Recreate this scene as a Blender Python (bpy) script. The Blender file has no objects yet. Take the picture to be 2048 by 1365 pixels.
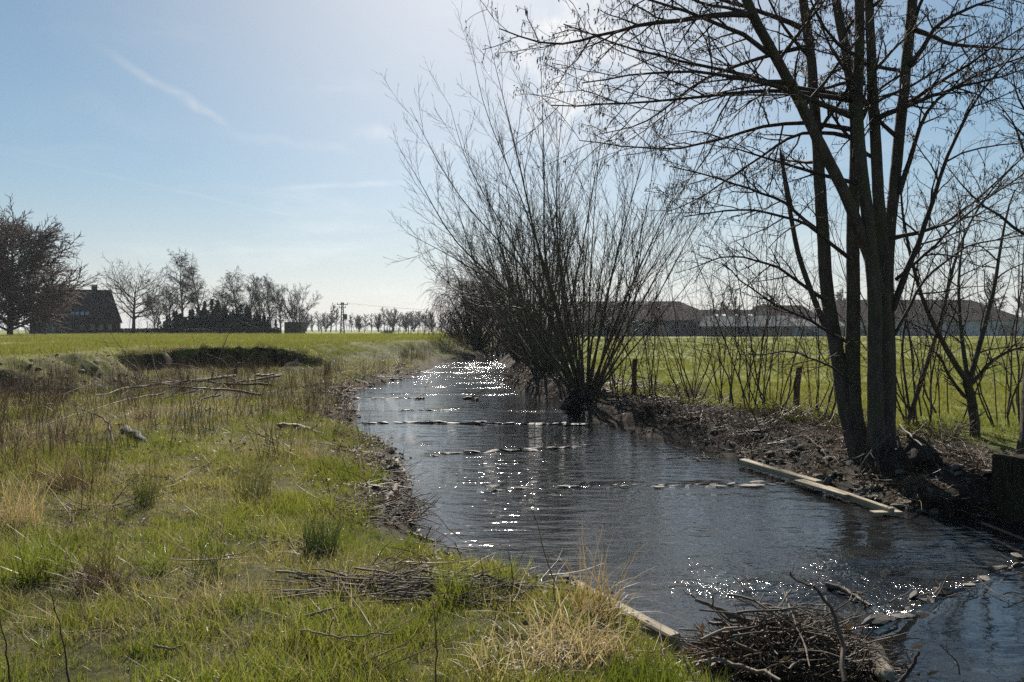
import bpy, math
import numpy as np
from mathutils import Vector, Matrix

S = bpy.context.scene
COL = S.collection
rng = np.random.default_rng(11)
R = math.radians

# ---------------------------------------------------------------- camera, sky, sun, exposure
CAM_Z = 2.3
LENS = 26.0
F = 2048 * LENS / 36.0
PITCH = math.atan(22.5 / F)
cam_d = bpy.data.cameras.new('camera')
cam = bpy.data.objects.new('camera', cam_d)
COL.objects.link(cam)
cam.location = (0, 0, CAM_Z)
cam.rotation_euler = (R(90) - PITCH, 0, 0)
cam_d.lens = LENS
cam_d.sensor_width = 36
cam_d.clip_end = 9000
S.camera = cam

SUN_EL, SUN_AZ = R(37), R(-1)
sunv = Vector((math.sin(SUN_AZ) * math.cos(SUN_EL), math.cos(SUN_AZ) * math.cos(SUN_EL), math.sin(SUN_EL)))
sun_d = bpy.data.lights.new('sun', 'SUN')
sun_d.energy = 5.0
sun_d.angle = R(0.55)
sun_d.color = (1.0, 0.94, 0.85)
sun = bpy.data.objects.new('sun', sun_d)
COL.objects.link(sun)
sun.rotation_euler = sunv.to_track_quat('Z', 'Y').to_euler()
sun.location = (0, 0, 60)

S.view_settings.view_transform = 'Standard'
S.view_settings.look = 'None'
S.view_settings.gamma = 1
S.view_settings.exposure = 0.9
S.view_settings.use_curve_mapping = False
S.cycles.use_denoising = False
S.cycles.max_bounces = 6
S.cycles.diffuse_bounces = 2
S.cycles.glossy_bounces = 3
S.cycles.transmission_bounces = 3
S.cycles.volume_bounces = 0
S.cycles.transparent_max_bounces = 6
S.cycles.sample_clamp_indirect = 0.6
S.cycles.caustics_reflective = False
S.cycles.caustics_refractive = False

world = bpy.data.worlds.new('World')
S.world = world
world.use_nodes = True


def ray(px, py):
    v = np.array([(px - 1024) / F, 1.0, -(py - 682.5) / F])
    c, s = math.cos(PITCH), math.sin(PITCH)
    return np.array([v[0], c * v[1] + s * v[2], -s * v[1] + c * v[2]])


def at(px, py, z=0.0):
    d = ray(px, py)
    t = (z - CAM_Z) / d[2]
    return np.array([0, 0, CAM_Z]) + d * t


def atd(px, py, y):
    d = ray(px, py)
    return np.array([0, 0, CAM_Z]) + d * (y / d[1])


def build_sky():
    nt = world.node_tree
    N, L = nt.nodes, nt.links
    bg = N['Background']
    bg.inputs['Strength'].default_value = 0.067
    sky = N.new('ShaderNodeTexSky')
    sky.sky_type = 'NISHITA'
    sky.sun_disc = False
    sky.sun_elevation = SUN_EL
    sky.sun_rotation = SUN_AZ
    sky.altitude = 60
    sky.air_density = 1.0
    sky.dust_density = 0.5
    sky.ozone_density = 2.0
    geo = N.new('ShaderNodeTexCoord')

    def m(op, a, b=None, c=None):
        n = N.new('ShaderNodeMath')
        n.operation = op
        for i, v in enumerate((a, b, c)):
            if v is None:
                continue
            if isinstance(v, (int, float)):
                n.inputs[i].default_value = v
            else:
                L.new(v, n.inputs[i])
        return n.outputs[0]

    def dot(vec):
        n = N.new('ShaderNodeVectorMath')
        n.operation = 'DOT_PRODUCT'
        L.new(geo.outputs['Generated'], n.inputs[0])
        n.inputs[1].default_value = vec
        return n.outputs['Value']

    def noise(scale, detail=5, rough=.6):
        n = N.new('ShaderNodeTexNoise')
        n.inputs['Scale'].default_value = scale
        n.inputs['Detail'].default_value = detail
        n.inputs['Roughness'].default_value = rough
        L.new(geo.outputs['Generated'], n.inputs['Vector'])
        return n.outputs['Fac']

    def ramp(v, a, b, lo=0.0, hi=1.0):
        n = N.new('ShaderNodeMapRange')
        n.interpolation_type = 'SMOOTHSTEP'
        L.new(v, n.inputs[0])
        for i, q in zip((1, 2, 3, 4), (a, b, lo, hi)):
            n.inputs[i].default_value = q
        return n.outputs[0]

    wob = m('SUBTRACT', noise(7, 3), .5)
    fine = noise(26, 6, .65)

    def trail(p, q, width, wobble, amount, soft=.04):
        """an aircraft trail: a band round the great circle from direction p to direction q"""
        a, b = Vector(ray(*p)).normalized(), Vector(ray(*q)).normalized()
        n = a.cross(b).normalized()
        mid = (a + b).normalized()
        along = (b - a).normalized()
        half = (b - a).length / 2
        off = m('ABSOLUTE', m('ADD', dot(n), m('MULTIPLY', wob, wobble)))
        prof = ramp(off, 0, width, 1, 0)
        t = m('ABSOLUTE', dot(along))
        ends = ramp(m('ABSOLUTE', m('SUBTRACT', dot(along), float(mid.dot(along)))), half - soft, half + soft * .3, 1, 0)
        tex = ramp(fine, .3, .75, .35, 1)
        front = ramp(dot(mid), .6, .7)
        return m('MULTIPLY', m('MULTIPLY', m('MULTIPLY', prof, ends), m('MULTIPLY', tex, front)), amount)

    parts = [trail((190, 100), (480, 262), .008, .06, .34, .06),
             trail((0, 305), (610, 436), .003, .012, .08, .03),
             trail((420, 262), (730, 300), .009, .05, .13, .06),
             trail((540, 376), (830, 366), .006, .02, .22, .05),
             trail((0, 215), (420, 262), .03, .12, .08, .1),
             trail((690, 262), (820, 270), .02, .08, .22, .05)]
    tot = parts[0]
    for p in parts[1:]:
        tot = m('ADD', tot, p)
    # loose cirrus, thin everywhere, a brighter patch of it near the sun
    mp = N.new('ShaderNodeMapping')
    mp.inputs['Scale'].default_value = (2.2, 2.2, 9)
    mp.inputs['Rotation'].default_value = (R(8), R(10), 0)
    L.new(geo.outputs['Generated'], mp.inputs['Vector'])
    cn = N.new('ShaderNodeTexNoise')
    cn.inputs['Scale'].default_value = 1.7
    cn.inputs['Detail'].default_value = 7
    cn.inputs['Roughness'].default_value = .6
    L.new(mp.outputs[0], cn.inputs['Vector'])
    tot = m('ADD', tot, ramp(cn.outputs['Fac'], .52, .8, 0, .2))
    c = Vector(ray(1170, 140)).normalized()
    tot = m('ADD', tot, m('MULTIPLY', ramp(dot(c), .992, 1.0), ramp(fine, .35, .7, 0, .55)))
    # a phone camera's sky: the range between zenith and horizon pulled together
    gm = N.new('ShaderNodeGamma')
    gm.inputs['Gamma'].default_value = .8
    L.new(sky.outputs[0], gm.inputs[0])
    # thin high veil that brightens towards the sun
    tot = m('ADD', tot, ramp(dot(sunv), .82, 1.0, 0, .38))
    hs = N.new('ShaderNodeHueSaturation')
    hs.inputs['Saturation'].default_value = 1.2
    hs.inputs['Hue'].default_value = .488
    L.new(gm.outputs[0], hs.inputs['Color'])
    gm = hs
    bw = N.new('ShaderNodeRGBToBW')
    L.new(gm.outputs[0], bw.inputs[0])
    wht = N.new('ShaderNodeMix')
    wht.data_type = 'RGBA'
    wht.blend_type = 'MULTIPLY'
    wht.inputs[0].default_value = 1
    L.new(m('MULTIPLY', bw.outputs[0], 1.75), wht.inputs[6])
    wht.inputs[7].default_value = (1, .99, .97, 1)
    mix = N.new('ShaderNodeMix')
    mix.data_type = 'RGBA'
    L.new(m('MINIMUM', tot, .8), mix.inputs[0])
    # pale dust near the horizon, all round
    hz = N.new('ShaderNodeMix')
    hz.data_type = 'RGBA'
    L.new(ramp(dot((0, 0, 1)), .0, .22, .6, 0), hz.inputs[0])
    L.new(gm.outputs[0], hz.inputs[6])
    hw = N.new('ShaderNodeMix')
    hw.data_type = 'RGBA'
    hw.blend_type = 'MULTIPLY'
    hw.inputs[0].default_value = 1
    L.new(bw.outputs[0], hw.inputs[6])
    hw.inputs[7].default_value = (.93, .98, 1.04, 1)
    L.new(hw.outputs[2], hz.inputs[7])
    L.new(hz.outputs[2], mix.inputs[6])
    L.new(wht.outputs[2], mix.inputs[7])
    L.new(mix.outputs[2], bg.inputs['Color'])


build_sky()


# ---------------------------------------------------------------- small helpers
def norm(a):
    return a / np.maximum(np.linalg.norm(a, axis=-1, keepdims=True), 1e-9)


def sstep(a, b, x):
    t = np.clip((x - a) / (b - a), 0, 1)
    return t * t * (3 - 2 * t)


_lat = np.random.default_rng(5).random((256, 256))


def vnoise(x, y, s, seed=0):
    x = np.asarray(x, float) / s + seed * 17.31
    y = np.asarray(y, float) / s + seed * 9.77
    xi, yi = np.floor(x).astype(int), np.floor(y).astype(int)
    fx, fy = x - xi, y - yi
    fx, fy = fx * fx * (3 - 2 * fx), fy * fy * (3 - 2 * fy)
    g = lambda i, j: _lat[i % 256, j % 256]
    a = g(xi, yi) * (1 - fx) + g(xi + 1, yi) * fx
    b = g(xi, yi + 1) * (1 - fx) + g(xi + 1, yi + 1) * fx
    return (a * (1 - fy) + b * fy) * 2 - 1


def mesh_data(name, V, faces, smooth=True, attrs=None):
    """faces: list of integer arrays (n,3) or (n,4)"""
    me = bpy.data.meshes.new(name)
    V = np.ascontiguousarray(V, dtype=np.float32)
    faces = [f for f in faces if len(f)]
    li = np.concatenate([f.ravel() for f in faces]).astype(np.int32)
    tot = np.concatenate([np.full(len(f), f.shape[1]) for f in faces]).astype(np.int32)
    st = np.concatenate([[0], np.cumsum(tot)[:-1]]).astype(np.int32)
    me.vertices.add(len(V))
    me.vertices.foreach_set('co', V.ravel())
    me.loops.add(len(li))
    me.loops.foreach_set('vertex_index', li)
    me.polygons.add(len(tot))
    me.polygons.foreach_set('loop_start', st)
    me.polygons.foreach_set('loop_total', tot)
    me.polygons.foreach_set('use_smooth', np.full(len(tot), smooth))
    for k, a in (attrs or {}).items():
        at_ = me.attributes.new(k, 'FLOAT', 'POINT')
        at_.data.foreach_set('value', np.asarray(a, dtype=np.float32))
    me.update(calc_edges=True)
    me.validate()
    return me


def put(name, me, mat=None, parent=None, loc=(0, 0, 0), rot=(0, 0, 0), scl=None):
    o = bpy.data.objects.new(name, me)
    COL.objects.link(o)
    if mat is not None and len(me.materials) == 0:
        me.materials.append(mat)
    o.parent = parent
    o.location = loc
    o.rotation_euler = rot
    if scl is not None:
        o.scale = scl
    return o


def tag(o, label=None, cat=None, group=None, kind=None):
    for k, v in (('label', label), ('category', cat), ('group', group), ('kind', kind)):
        if v:
            o[k] = v
    return o


def thing(name, label, cat, loc=(0, 0, 0), group=None, rot=(0, 0, 0)):
    o = bpy.data.objects.new(name, None)
    COL.objects.link(o)
    o.location = loc
    o.rotation_euler = rot
    o.empty_display_size = .2
    return tag(o, label, cat, group)


def copy_tree(o, parent=None):
    c = o.copy()
    COL.objects.link(c)
    if parent is not None:
        c.parent = parent
    for ch in list(o.children):
        copy_tree(ch, c)
    return c


class Geo:
    """collects tubes, ribbons and loose polygons, and builds them as ONE mesh"""

    def __init__(self):
        self.V, self.Q, self.T, self.n = [], [], [], 0

    def _add(self, V, Q=None, T=None):
        self.V.append(V)
        if Q is not None and len(Q):
            self.Q.append(Q + self.n)
        if T is not None and len(T):
            self.T.append(T + self.n)
        self.n += len(V)

    def tubes(self, P, Rd, sides=4, lump=0.0):
        P, Rd = np.asarray(P, float), np.asarray(Rd, float)
        if P.ndim == 2:
            P, Rd = P[None], Rd[None]
        if len(P) == 0:
            return self
        Np, n = P.shape[:2]
        T = norm(np.gradient(P, axis=1))
        mean = norm(P[:, -1] - P[:, 0])
        ref = np.where(np.abs(mean[:, 2:3]) < .8, np.array([0, 0, 1.0]), np.array([1.0, 0, 0]))
        U = norm(np.cross(T, ref[:, None, :]))
        W = np.cross(T, U)
        a = np.linspace(0, 2 * np.pi, sides, endpoint=False)
        rr = np.repeat(Rd[:, :, None], sides, 2)
        if lump:
            rr = rr * (1 + lump * rng.uniform(-1, 1, rr.shape))
        V = P[:, :, None] + rr[..., None] * (np.cos(a)[None, None, :, None] * U[:, :, None] + np.sin(a)[None, None, :, None] * W[:, :, None])
        base = (np.arange(Np) * n * sides)[:, None, None]
        i = (np.arange(n - 1) * sides)[None, :, None]
        k = np.arange(sides)[None, None, :]
        k2 = (k + 1) % sides
        q = np.stack([base + i + k, base + i + k2, base + i + sides + k2, base + i + sides + k], -1).reshape(-1, 4)
        self._add(V.reshape(-1, 3), q)
        return self

    def ribbons(self, P, Wd, side=None):
        P, Wd = np.asarray(P, float), np.asarray(Wd, float)
        Np, n = P.shape[:2]
        if side is None:
            a = rng.uniform(0, 2 * np.pi, Np)
            side = np.stack([np.cos(a), np.sin(a), np.zeros(Np)], -1)
        U = side[:, None, :] * Wd[..., None] * .5
        V = np.stack([P - U, P + U], 2)
        base = (np.arange(Np) * n * 2)[:, None]
        i = (np.arange(n - 1) * 2)[None, :]
        q = np.stack([base + i, base + i + 1, base + i + 3, base + i + 2], -1).reshape(-1, 4)
        self._add(V.reshape(-1, 3), q)
        return self

    def box(self, c, s, rz=0.0, M=None, wob=0.0):
        v = np.array([[x, y, z] for x in (-.5, .5) for y in (-.5, .5) for z in (-.5, .5)]) * np.array(s)
        if wob:
            v = v + rng.uniform(-wob, wob, v.shape)
        if M is not None:
            v = v @ np.array(M).T
        else:
            cs, sn = math.cos(rz), math.sin(rz)
            v = np.stack([v[:, 0] * cs - v[:, 1] * sn, v[:, 0] * sn + v[:, 1] * cs, v[:, 2]], -1)
        f = np.array([[0, 1, 3, 2], [4, 6, 7, 5], [0, 4, 5, 1], [2, 3, 7, 6], [0, 2, 6, 4], [1, 5, 7, 3]])
        self._add(v + np.array(c), f)
        return self

    def poly(self, V, Q=None, T=None):
        self._add(np.asarray(V, float), None if Q is None else np.asarray(Q), None if T is None else np.asarray(T))
        return self

    def tris(self):
        return sum(len(q) * 2 for q in self.Q) + sum(len(t) for t in self.T)

    def data(self, name, smooth=True):
        return mesh_data(name, np.concatenate(self.V), self.Q + self.T, smooth)

    def build(self, name, mat, parent=None, smooth=True, **k):
        return put(name, self.data(name, smooth), mat, parent, **k)


# ---- growing lines, vectorised over many branches
def growline(st, D, Ln, n, up=0.0, wob=.1, bend=None):
    st, D = np.array(st, float), norm(np.array(D, float))
    Ln = np.broadcast_to(np.asarray(Ln, float), (len(st),))
    P = [st]
    for i in range(n - 1):
        D = D + wob * rng.normal(size=D.shape)
        D[:, 2] += up
        if bend is not None:
            D = D + bend
        D = norm(D)
        st = st + D * (Ln / (n - 1))[:, None]
        P.append(st)
    return np.stack(P, 1)


def taper(N, n, r0, r1, pw=1.0):
    t = np.linspace(0, 1, n) ** pw
    r0, r1 = np.broadcast_to(np.asarray(r0, float), (N,)), np.broadcast_to(np.asarray(r1, float), (N,))
    return r0[:, None] * (1 - t) + r1[:, None] * t


def sprout(P, Rd, k, t0, t1, ang, angj, Lf, n, up=.0, wob=.1, rf=.6, rtip=.002, taperL=.5, rmax=9, absL=None, bias=None):
    """k children on every parent line; length = Lf x parent length, shorter towards the tip"""
    N, m = P.shape[:2]
    if N == 0:
        return np.zeros((0, n, 3)), np.zeros((0, n))
    t = t0 + (t1 - t0) * ((np.arange(k)[None] + rng.random((N, k))) / k)
    idx = t * (m - 1)
    i0 = np.clip(np.floor(idx).astype(int), 0, m - 2)
    f = (idx - i0)[..., None]
    r_ = np.arange(N)[:, None]
    A, B = P[r_, i0], P[r_, i0 + 1]
    st = A * (1 - f) + B * f
    T = norm(B - A)
    rad = Rd[r_, i0] * (1 - f[..., 0]) + Rd[r_, i0 + 1] * f[..., 0]
    ref = np.where(np.abs(T[..., 2:3]) < .9, np.array([0, 0, 1.0]), np.array([1.0, 0, 0]))
    U = norm(np.cross(T, ref))
    W = np.cross(T, U)
    ph = np.arange(k)[None] * 2.4 + rng.uniform(0, 6.28, (N, 1)) + rng.normal(0, .5, (N, k))
    an = R(ang) + R(angj) * rng.normal(size=(N, k))
    D = np.cos(an)[..., None] * T + np.sin(an)[..., None] * (np.cos(ph)[..., None] * U + np.sin(ph)[..., None] * W)
    if bias is not None:
        D = D + np.array(bias)
    plen = np.linalg.norm(np.diff(P, axis=1), axis=2).sum(1)[:, None] if absL is None else absL
    Ln = Lf * plen * (1 - taperL * t) * rng.uniform(.6, 1.3, (N, k))
    st, D, Ln, rad = st.reshape(-1, 3), D.reshape(-1, 3), Ln.ravel(), rad.ravel()
    C = growline(st, D, Ln, n, up, wob)
    r0 = np.minimum(np.minimum(rad * rf, rmax), rad * .95)
    return C, taper(len(C), n, np.maximum(r0, rtip), np.minimum(rtip, r0))


def resample(pts, n, smooth=2):
    pts = np.asarray(pts, float)
    d = np.concatenate([[0], np.cumsum(np.linalg.norm(np.diff(pts, axis=0), axis=1))])
    t = np.linspace(0, d[-1], n)
    q = np.stack([np.interp(t, d, pts[:, i]) for i in range(3)], -1)
    for _ in range(smooth):
        q[1:-1] = .5 * q[1:-1] + .25 * (q[:-2] + q[2:])
    return q


def pxline(pp, y0, y1, n):
    """a line through picture points whose distance runs from y0 to y1"""
    k = np.linspace(0, 1, len(pp))
    return resample([atd(p[0], p[1], y0 + (y1 - y0) * t) for p, t in zip(pp, k)], n)


# ---------------------------------------------------------------- materials
MATS = {}


def mat_nodes(name):
    m = bpy.data.materials.new(name)
    m.use_nodes = True
    nt = m.node_tree
    return m, nt, nt.nodes, nt.links, nt.nodes['Principled BSDF']


def nz(N, L, vec, scale, detail=4, rough=.6):
    n = N.new('ShaderNodeTexNoise')
    n.inputs['Scale'].default_value = scale
    n.inputs['Detail'].default_value = detail
    n.inputs['Roughness'].default_value = rough
    if vec is not None:
        L.new(vec, n.inputs['Vector'])
    return n.outputs['Fac']


def rampc(N, L, fac, stops):
    r = N.new('ShaderNodeValToRGB')
    e = r.color_ramp.elements
    e[0].position, e[0].color = stops[0][0], (*stops[0][1], 1)
    e[1].position, e[1].color = stops[-1][0], (*stops[-1][1], 1)
    for p, c in stops[1:-1]:
        x = e.new(p)
        x.color = (*c, 1)
    L.new(fac, r.inputs[0])
    return r.outputs[0]


def mixc(N, L, fac, a, b, blend='MIX'):
    n = N.new('ShaderNodeMix')
    n.data_type = 'RGBA'
    n.blend_type = blend
    for s, v in ((0, fac), (6, a), (7, b)):
        if isinstance(v, (int, float)):
            n.inputs[s].default_value = v
        elif isinstance(v, tuple):
            n.inputs[s].default_value = (*v, 1)
        else:
            L.new(v, n.inputs[s])
    return n.outputs[2]


def mth(N, L, op, a, b=0.0):
    n = N.new('ShaderNodeMath')
    n.operation = op
    for i, v in enumerate((a, b)):
        if isinstance(v, (int, float)):
            n.inputs[i].default_value = v
        else:
            L.new(v, n.inputs[i])
    return n.outputs[0]


def bumpn(N, L, h, strength, dist, to):
    b = N.new('ShaderNodeBump')
    b.inputs['Strength'].default_value = strength
    b.inputs['Distance'].default_value = dist
    L.new(h, b.inputs['Height'])
    L.new(b.outputs[0], to.inputs['Normal'])


def basic(name, dark, light, scale=6, rough=.85, bump=.4, dist=.01, stretch=None, spec=.3, moss=None, rnd=0.0):
    m, nt, N, L, P = mat_nodes(name)
    tc = N.new('ShaderNodeTexCoord')
    vec = tc.outputs['Object']
    if stretch:
        mp = N.new('ShaderNodeMapping')
        mp.inputs['Scale'].default_value = stretch
        L.new(vec, mp.inputs['Vector'])
        vec = mp.outputs[0]
    f = nz(N, L, vec, scale, 6, .65)
    c = rampc(N, L, f, [(.3, dark), (.7, light)])
    if rnd:
        oi = N.new('ShaderNodeObjectInfo')
        v = mth(N, L, 'ADD', mth(N, L, 'MULTIPLY', oi.outputs['Random'], rnd), 1 - rnd / 2)
        cc = N.new('ShaderNodeCombineColor')
        for i in range(3):
            L.new(v, cc.inputs[i])
        c = mixc(N, L, 1.0, c, cc.outputs[0], 'MULTIPLY')
    if moss:
        g = nz(N, L, tc.outputs['Object'], 2.3, 4)
        c = mixc(N, L, mth(N, L, 'MULTIPLY', mth(N, L, 'GREATER_THAN', g, .52), .6), c, moss)
    L.new(c, P.inputs['Base Color'])
    P.inputs['Roughness'].default_value = rough
    P.inputs['Specular IOR Level'].default_value = spec
    if bump:
        bumpn(N, L, nz(N, L, vec, scale * 2.2, 6, .7), bump, dist, P)
    MATS[name] = m
    return m


def leafy(name, cols, trans=.45, rough=.5, spec=.35, locscale=.35):
    """thin plant matter: lit from both sides, hue varied per instance and by place"""
    m, nt, N, L, P = mat_nodes(name)
    oi = N.new('ShaderNodeObjectInfo')
    g = N.new('ShaderNodeNewGeometry')
    f = mth(N, L, 'ADD', mth(N, L, 'MULTIPLY', oi.outputs['Random'], .45),
            mth(N, L, 'MULTIPLY', nz(N, L, g.outputs['Position'], locscale, 3), .75))
    st = [(.2 + .6 * i / (len(cols) - 1), c) for i, c in enumerate(cols)]
    c = rampc(N, L, f, st)
    L.new(c, P.inputs['Base Color'])
    P.inputs['Roughness'].default_value = rough
    P.inputs['Specular IOR Level'].default_value = spec
    t = N.new('ShaderNodeBsdfTranslucent')
    L.new(mixc(N, L, 1.0, c, (1.15, 1.12, .85), 'MULTIPLY'), t.inputs['Color'])
    mx = N.new('ShaderNodeMixShader')
    mx.inputs[0].default_value = trans
    L.new(P.outputs[0], mx.inputs[1])
    L.new(t.outputs[0], mx.inputs[2])
    L.new(mx.outputs[0], N['Material Output'].inputs['Surface'])
    MATS[name] = m
    return m


M_ALDER = basic('alder_bark', (.035, .027, .022), (.11, .088, .07), 9, .9, .9, .02, (1, 1, .35), moss=(.06, .065, .03))
M_TWIG = basic('alder_twig', (.03, .022, .018), (.06, .045, .037), 12, .8, 0)
M_CATKIN = basic('catkin', (.05, .03, .02), (.11, .07, .04), 30, .8, 0)
M_WILLOW = basic('willow_bark', (.05, .042, .03), (.13, .11, .075), 10, .85, .6, .015, (1, 1, .4), moss=(.07, .075, .03))
M_WTWIG = basic('willow_twig', (.06, .045, .028), (.12, .09, .05), 10, .6, 0, spec=.5)
M_RED = basic('reddish_twig', (.05, .026, .022), (.105, .06, .048), 6, .8, 0)
M_BIRCH = basic('birch_bark', (.08, .075, .07), (.3, .29, .27), 2, .8, 0)
M_FARTWIG = basic('far_twig', (.035, .03, .026), (.06, .05, .042), 2, .85, 0)
M_SHRUB = basic('shrub_stem', (.04, .03, .022), (.085, .065, .048), 14, .8, .2, .004)
M_BRAMBLE = basic('bramble_stem', (.07, .04, .03), (.13, .08, .055), 10, .8, 0)
M_DEADWOOD = basic('bleached_wood', (.09, .072, .053), (.25, .21, .16), 14, .85, .4, .006, (1, 1, 1), rnd=.7)
M_STICK = basic('wet_stick', (.045, .03, .019), (.13, .09, .058), 16, .7, .3, .004, rnd=1.0, spec=.5)
M_PLANK = basic('plank_wood', (.17, .135, .09), (.36, .3, .21), 7, .8, .4, .004, (.5, 6, 6), rnd=.3)
M_OLDWOOD = basic('dark_wood', (.04, .035, .028), (.12, .1, .075), 7, .85, .6, .008, (5, 5, .6), moss=(.05, .055, .025), rnd=.5)
M_STONE = basic('grey_stone', (.06, .054, .045), (.17, .155, .13), 9, .8, .5, .01, moss=(.08, .08, .045), rnd=.7)
M_WETSTONE = basic('wet_stone', (.025, .021, .016), (.095, .077, .058), 9, .6, .5, .01, rnd=.6, spec=.3)
M_EARTH = basic('root_earth', (.016, .012, .009), (.05, .037, .027), 7, .95, .9, .03)
M_BLOCK = basic('dark_timber', (.012, .009, .007), (.05, .037, .026), 6, .95, .8, .012, (6, 6, .7), moss=(.035, .037, .018), rnd=.6, spec=.1)
M_ROOF = basic('clay_tile_roof', (.032, .02, .018), (.055, .036, .032), 1.2, .95, .3, .03, rnd=.25)
M_BARNROOF = basic('barn_roof', (.03, .023, .021), (.05, .039, .036), .6, 1.0, .2, .03, spec=.04)
M_SHEET = basic('sheet_roof', (.14, .14, .14), (.22, .22, .22), .6, .9, .1, .02, spec=.1)
M_BRICK = basic('house_brick', (.035, .024, .022), (.055, .036, .032), 3, .9, .2, .02)
M_BARNWALL = basic('barn_wall', (.06, .06, .065), (.11, .11, .115), .8, .9, 0)
M_PALEWALL = basic('pale_wall', (.24, .27, .31), (.33, .36, .4), .5, .85, 0)
M_GLASS = basic('window_glass', (.02, .025, .03), (.03, .035, .04), 3, .08, 0, spec=.8)
M_WHITE = basic('white_paint', (.6, .6, .6), (.75, .75, .74), 3, .6, 0)
M_STEEL = basic('pole_steel', (.08, .085, .09), (.14, .145, .15), 3, .6, 0, spec=.5)
M_PEBBLE = M_STONE
M_NEEDLE = leafy('evergreen_needles', [(.014, .02, .016), (.028, .037, .025)], .1, .7)
M_HEDGE = leafy('hedge_leaf', [(.03, .03, .02), (.05, .045, .028)], .15, .7)
M_GRASS = leafy('meadow_grass', [(.085, .108, .016), (.125, .142, .022), (.175, .172, .036), (.25, .22, .08)], .55, .36, .55)
M_LUSH = leafy('lush_grass', [(.08, .108, .016), (.11, .138, .02), (.15, .165, .03)], .58, .36, .55)
M_FIELD = leafy('field_grass', [(.10, .125, .02), (.13, .145, .028), (.165, .16, .04)], .55, locscale=.12)
M_STRAW = leafy('dry_straw', [(.17, .135, .065), (.27, .225, .12), (.38, .33, .2)], .4)
M_REED = leafy('dry_reed', [(.22, .15, .075), (.33, .245, .13), (.44, .36, .22)], .45)
M_OLDREED = leafy('old_reed', [(.13, .085, .045), (.21, .15, .085), (.31, .24, .15)], .35)
M_STALK = leafy('dead_stalk', [(.06, .036, .022), (.12, .075, .047), (.19, .125, .075)], .2)
M_RUSH = leafy('rush_green', [(.03, .05, .016), (.05, .075, .02), (.09, .095, .035)], .3)
M_LEAF = leafy('dead_leaf', [(.04, .024, .013), (.085, .054, .032), (.17, .12, .075)], .15, .6)


def ground_material():
    m, nt, N, L, P = mat_nodes('ground')
    g = N.new('ShaderNodeNewGeometry')
    pos = g.outputs['Position']

    def att(n):
        a = N.new('ShaderNodeAttribute')
        a.attribute_name = n
        return a.outputs['Fac']
    f1, f2, f3 = nz(N, L, pos, .25, 5), nz(N, L, pos, 2.2, 6, .7), nz(N, L, pos, 16, 5, .7)
    field = rampc(N, L, mth(N, L, 'ADD', mth(N, L, 'MULTIPLY', f1, .5), mth(N, L, 'MULTIPLY', f2, .5)),
                  [(.32, (.12, .15, .022)), (.5, (.16, .18, .03)), (.68, (.21, .205, .05))])
    mpf = N.new('ShaderNodeMapping')
    mpf.inputs['Scale'].default_value = (.5, .035, 1)
    mpf.inputs['Rotation'].default_value = (0, 0, .25)
    L.new(pos, mpf.inputs['Vector'])
    fv = nz(N, L, mpf.outputs[0], 1.0, 3)
    field = mixc(N, L, mth(N, L, 'MULTIPLY', fv, .55), field, (.10, .10, .03))
    mead = rampc(N, L, mth(N, L, 'ADD', mth(N, L, 'MULTIPLY', f2, .5), mth(N, L, 'MULTIPLY', f3, .5)),
                 [(.34, (.02, .018, .008)), (.5, (.05, .05, .016)), (.64, (.11, .10, .04))])
    soil = rampc(N, L, f3, [(.3, (.014, .009, .006)), (.7, (.045, .031, .021))])
    litter = rampc(N, L, f3, [(.3, (.015, .01, .007)), (.55, (.042, .028, .019)), (.72, (.09, .064, .044))])
    grav = rampc(N, L, nz(N, L, pos, 9, 5, .7), [(.38, (.02, .016, .012)), (.58, (.07, .058, .046)), (.7, (.15, .132, .112))])
    c = mixc(N, L, att('field'), mead, field)
    c = mixc(N, L, att('litter'), c, litter)
    c = mixc(N, L, att('gravel'), c, grav)
    c = mixc(N, L, att('soil'), c, soil)
    L.new(c, P.inputs['Base Color'])
    P.inputs['Roughness'].default_value = .95
    P.inputs['Specular IOR Level'].default_value = .15
    bumpn(N, L, nz(N, L, pos, 14, 6, .75), .8, .05, P)
    return m


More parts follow.
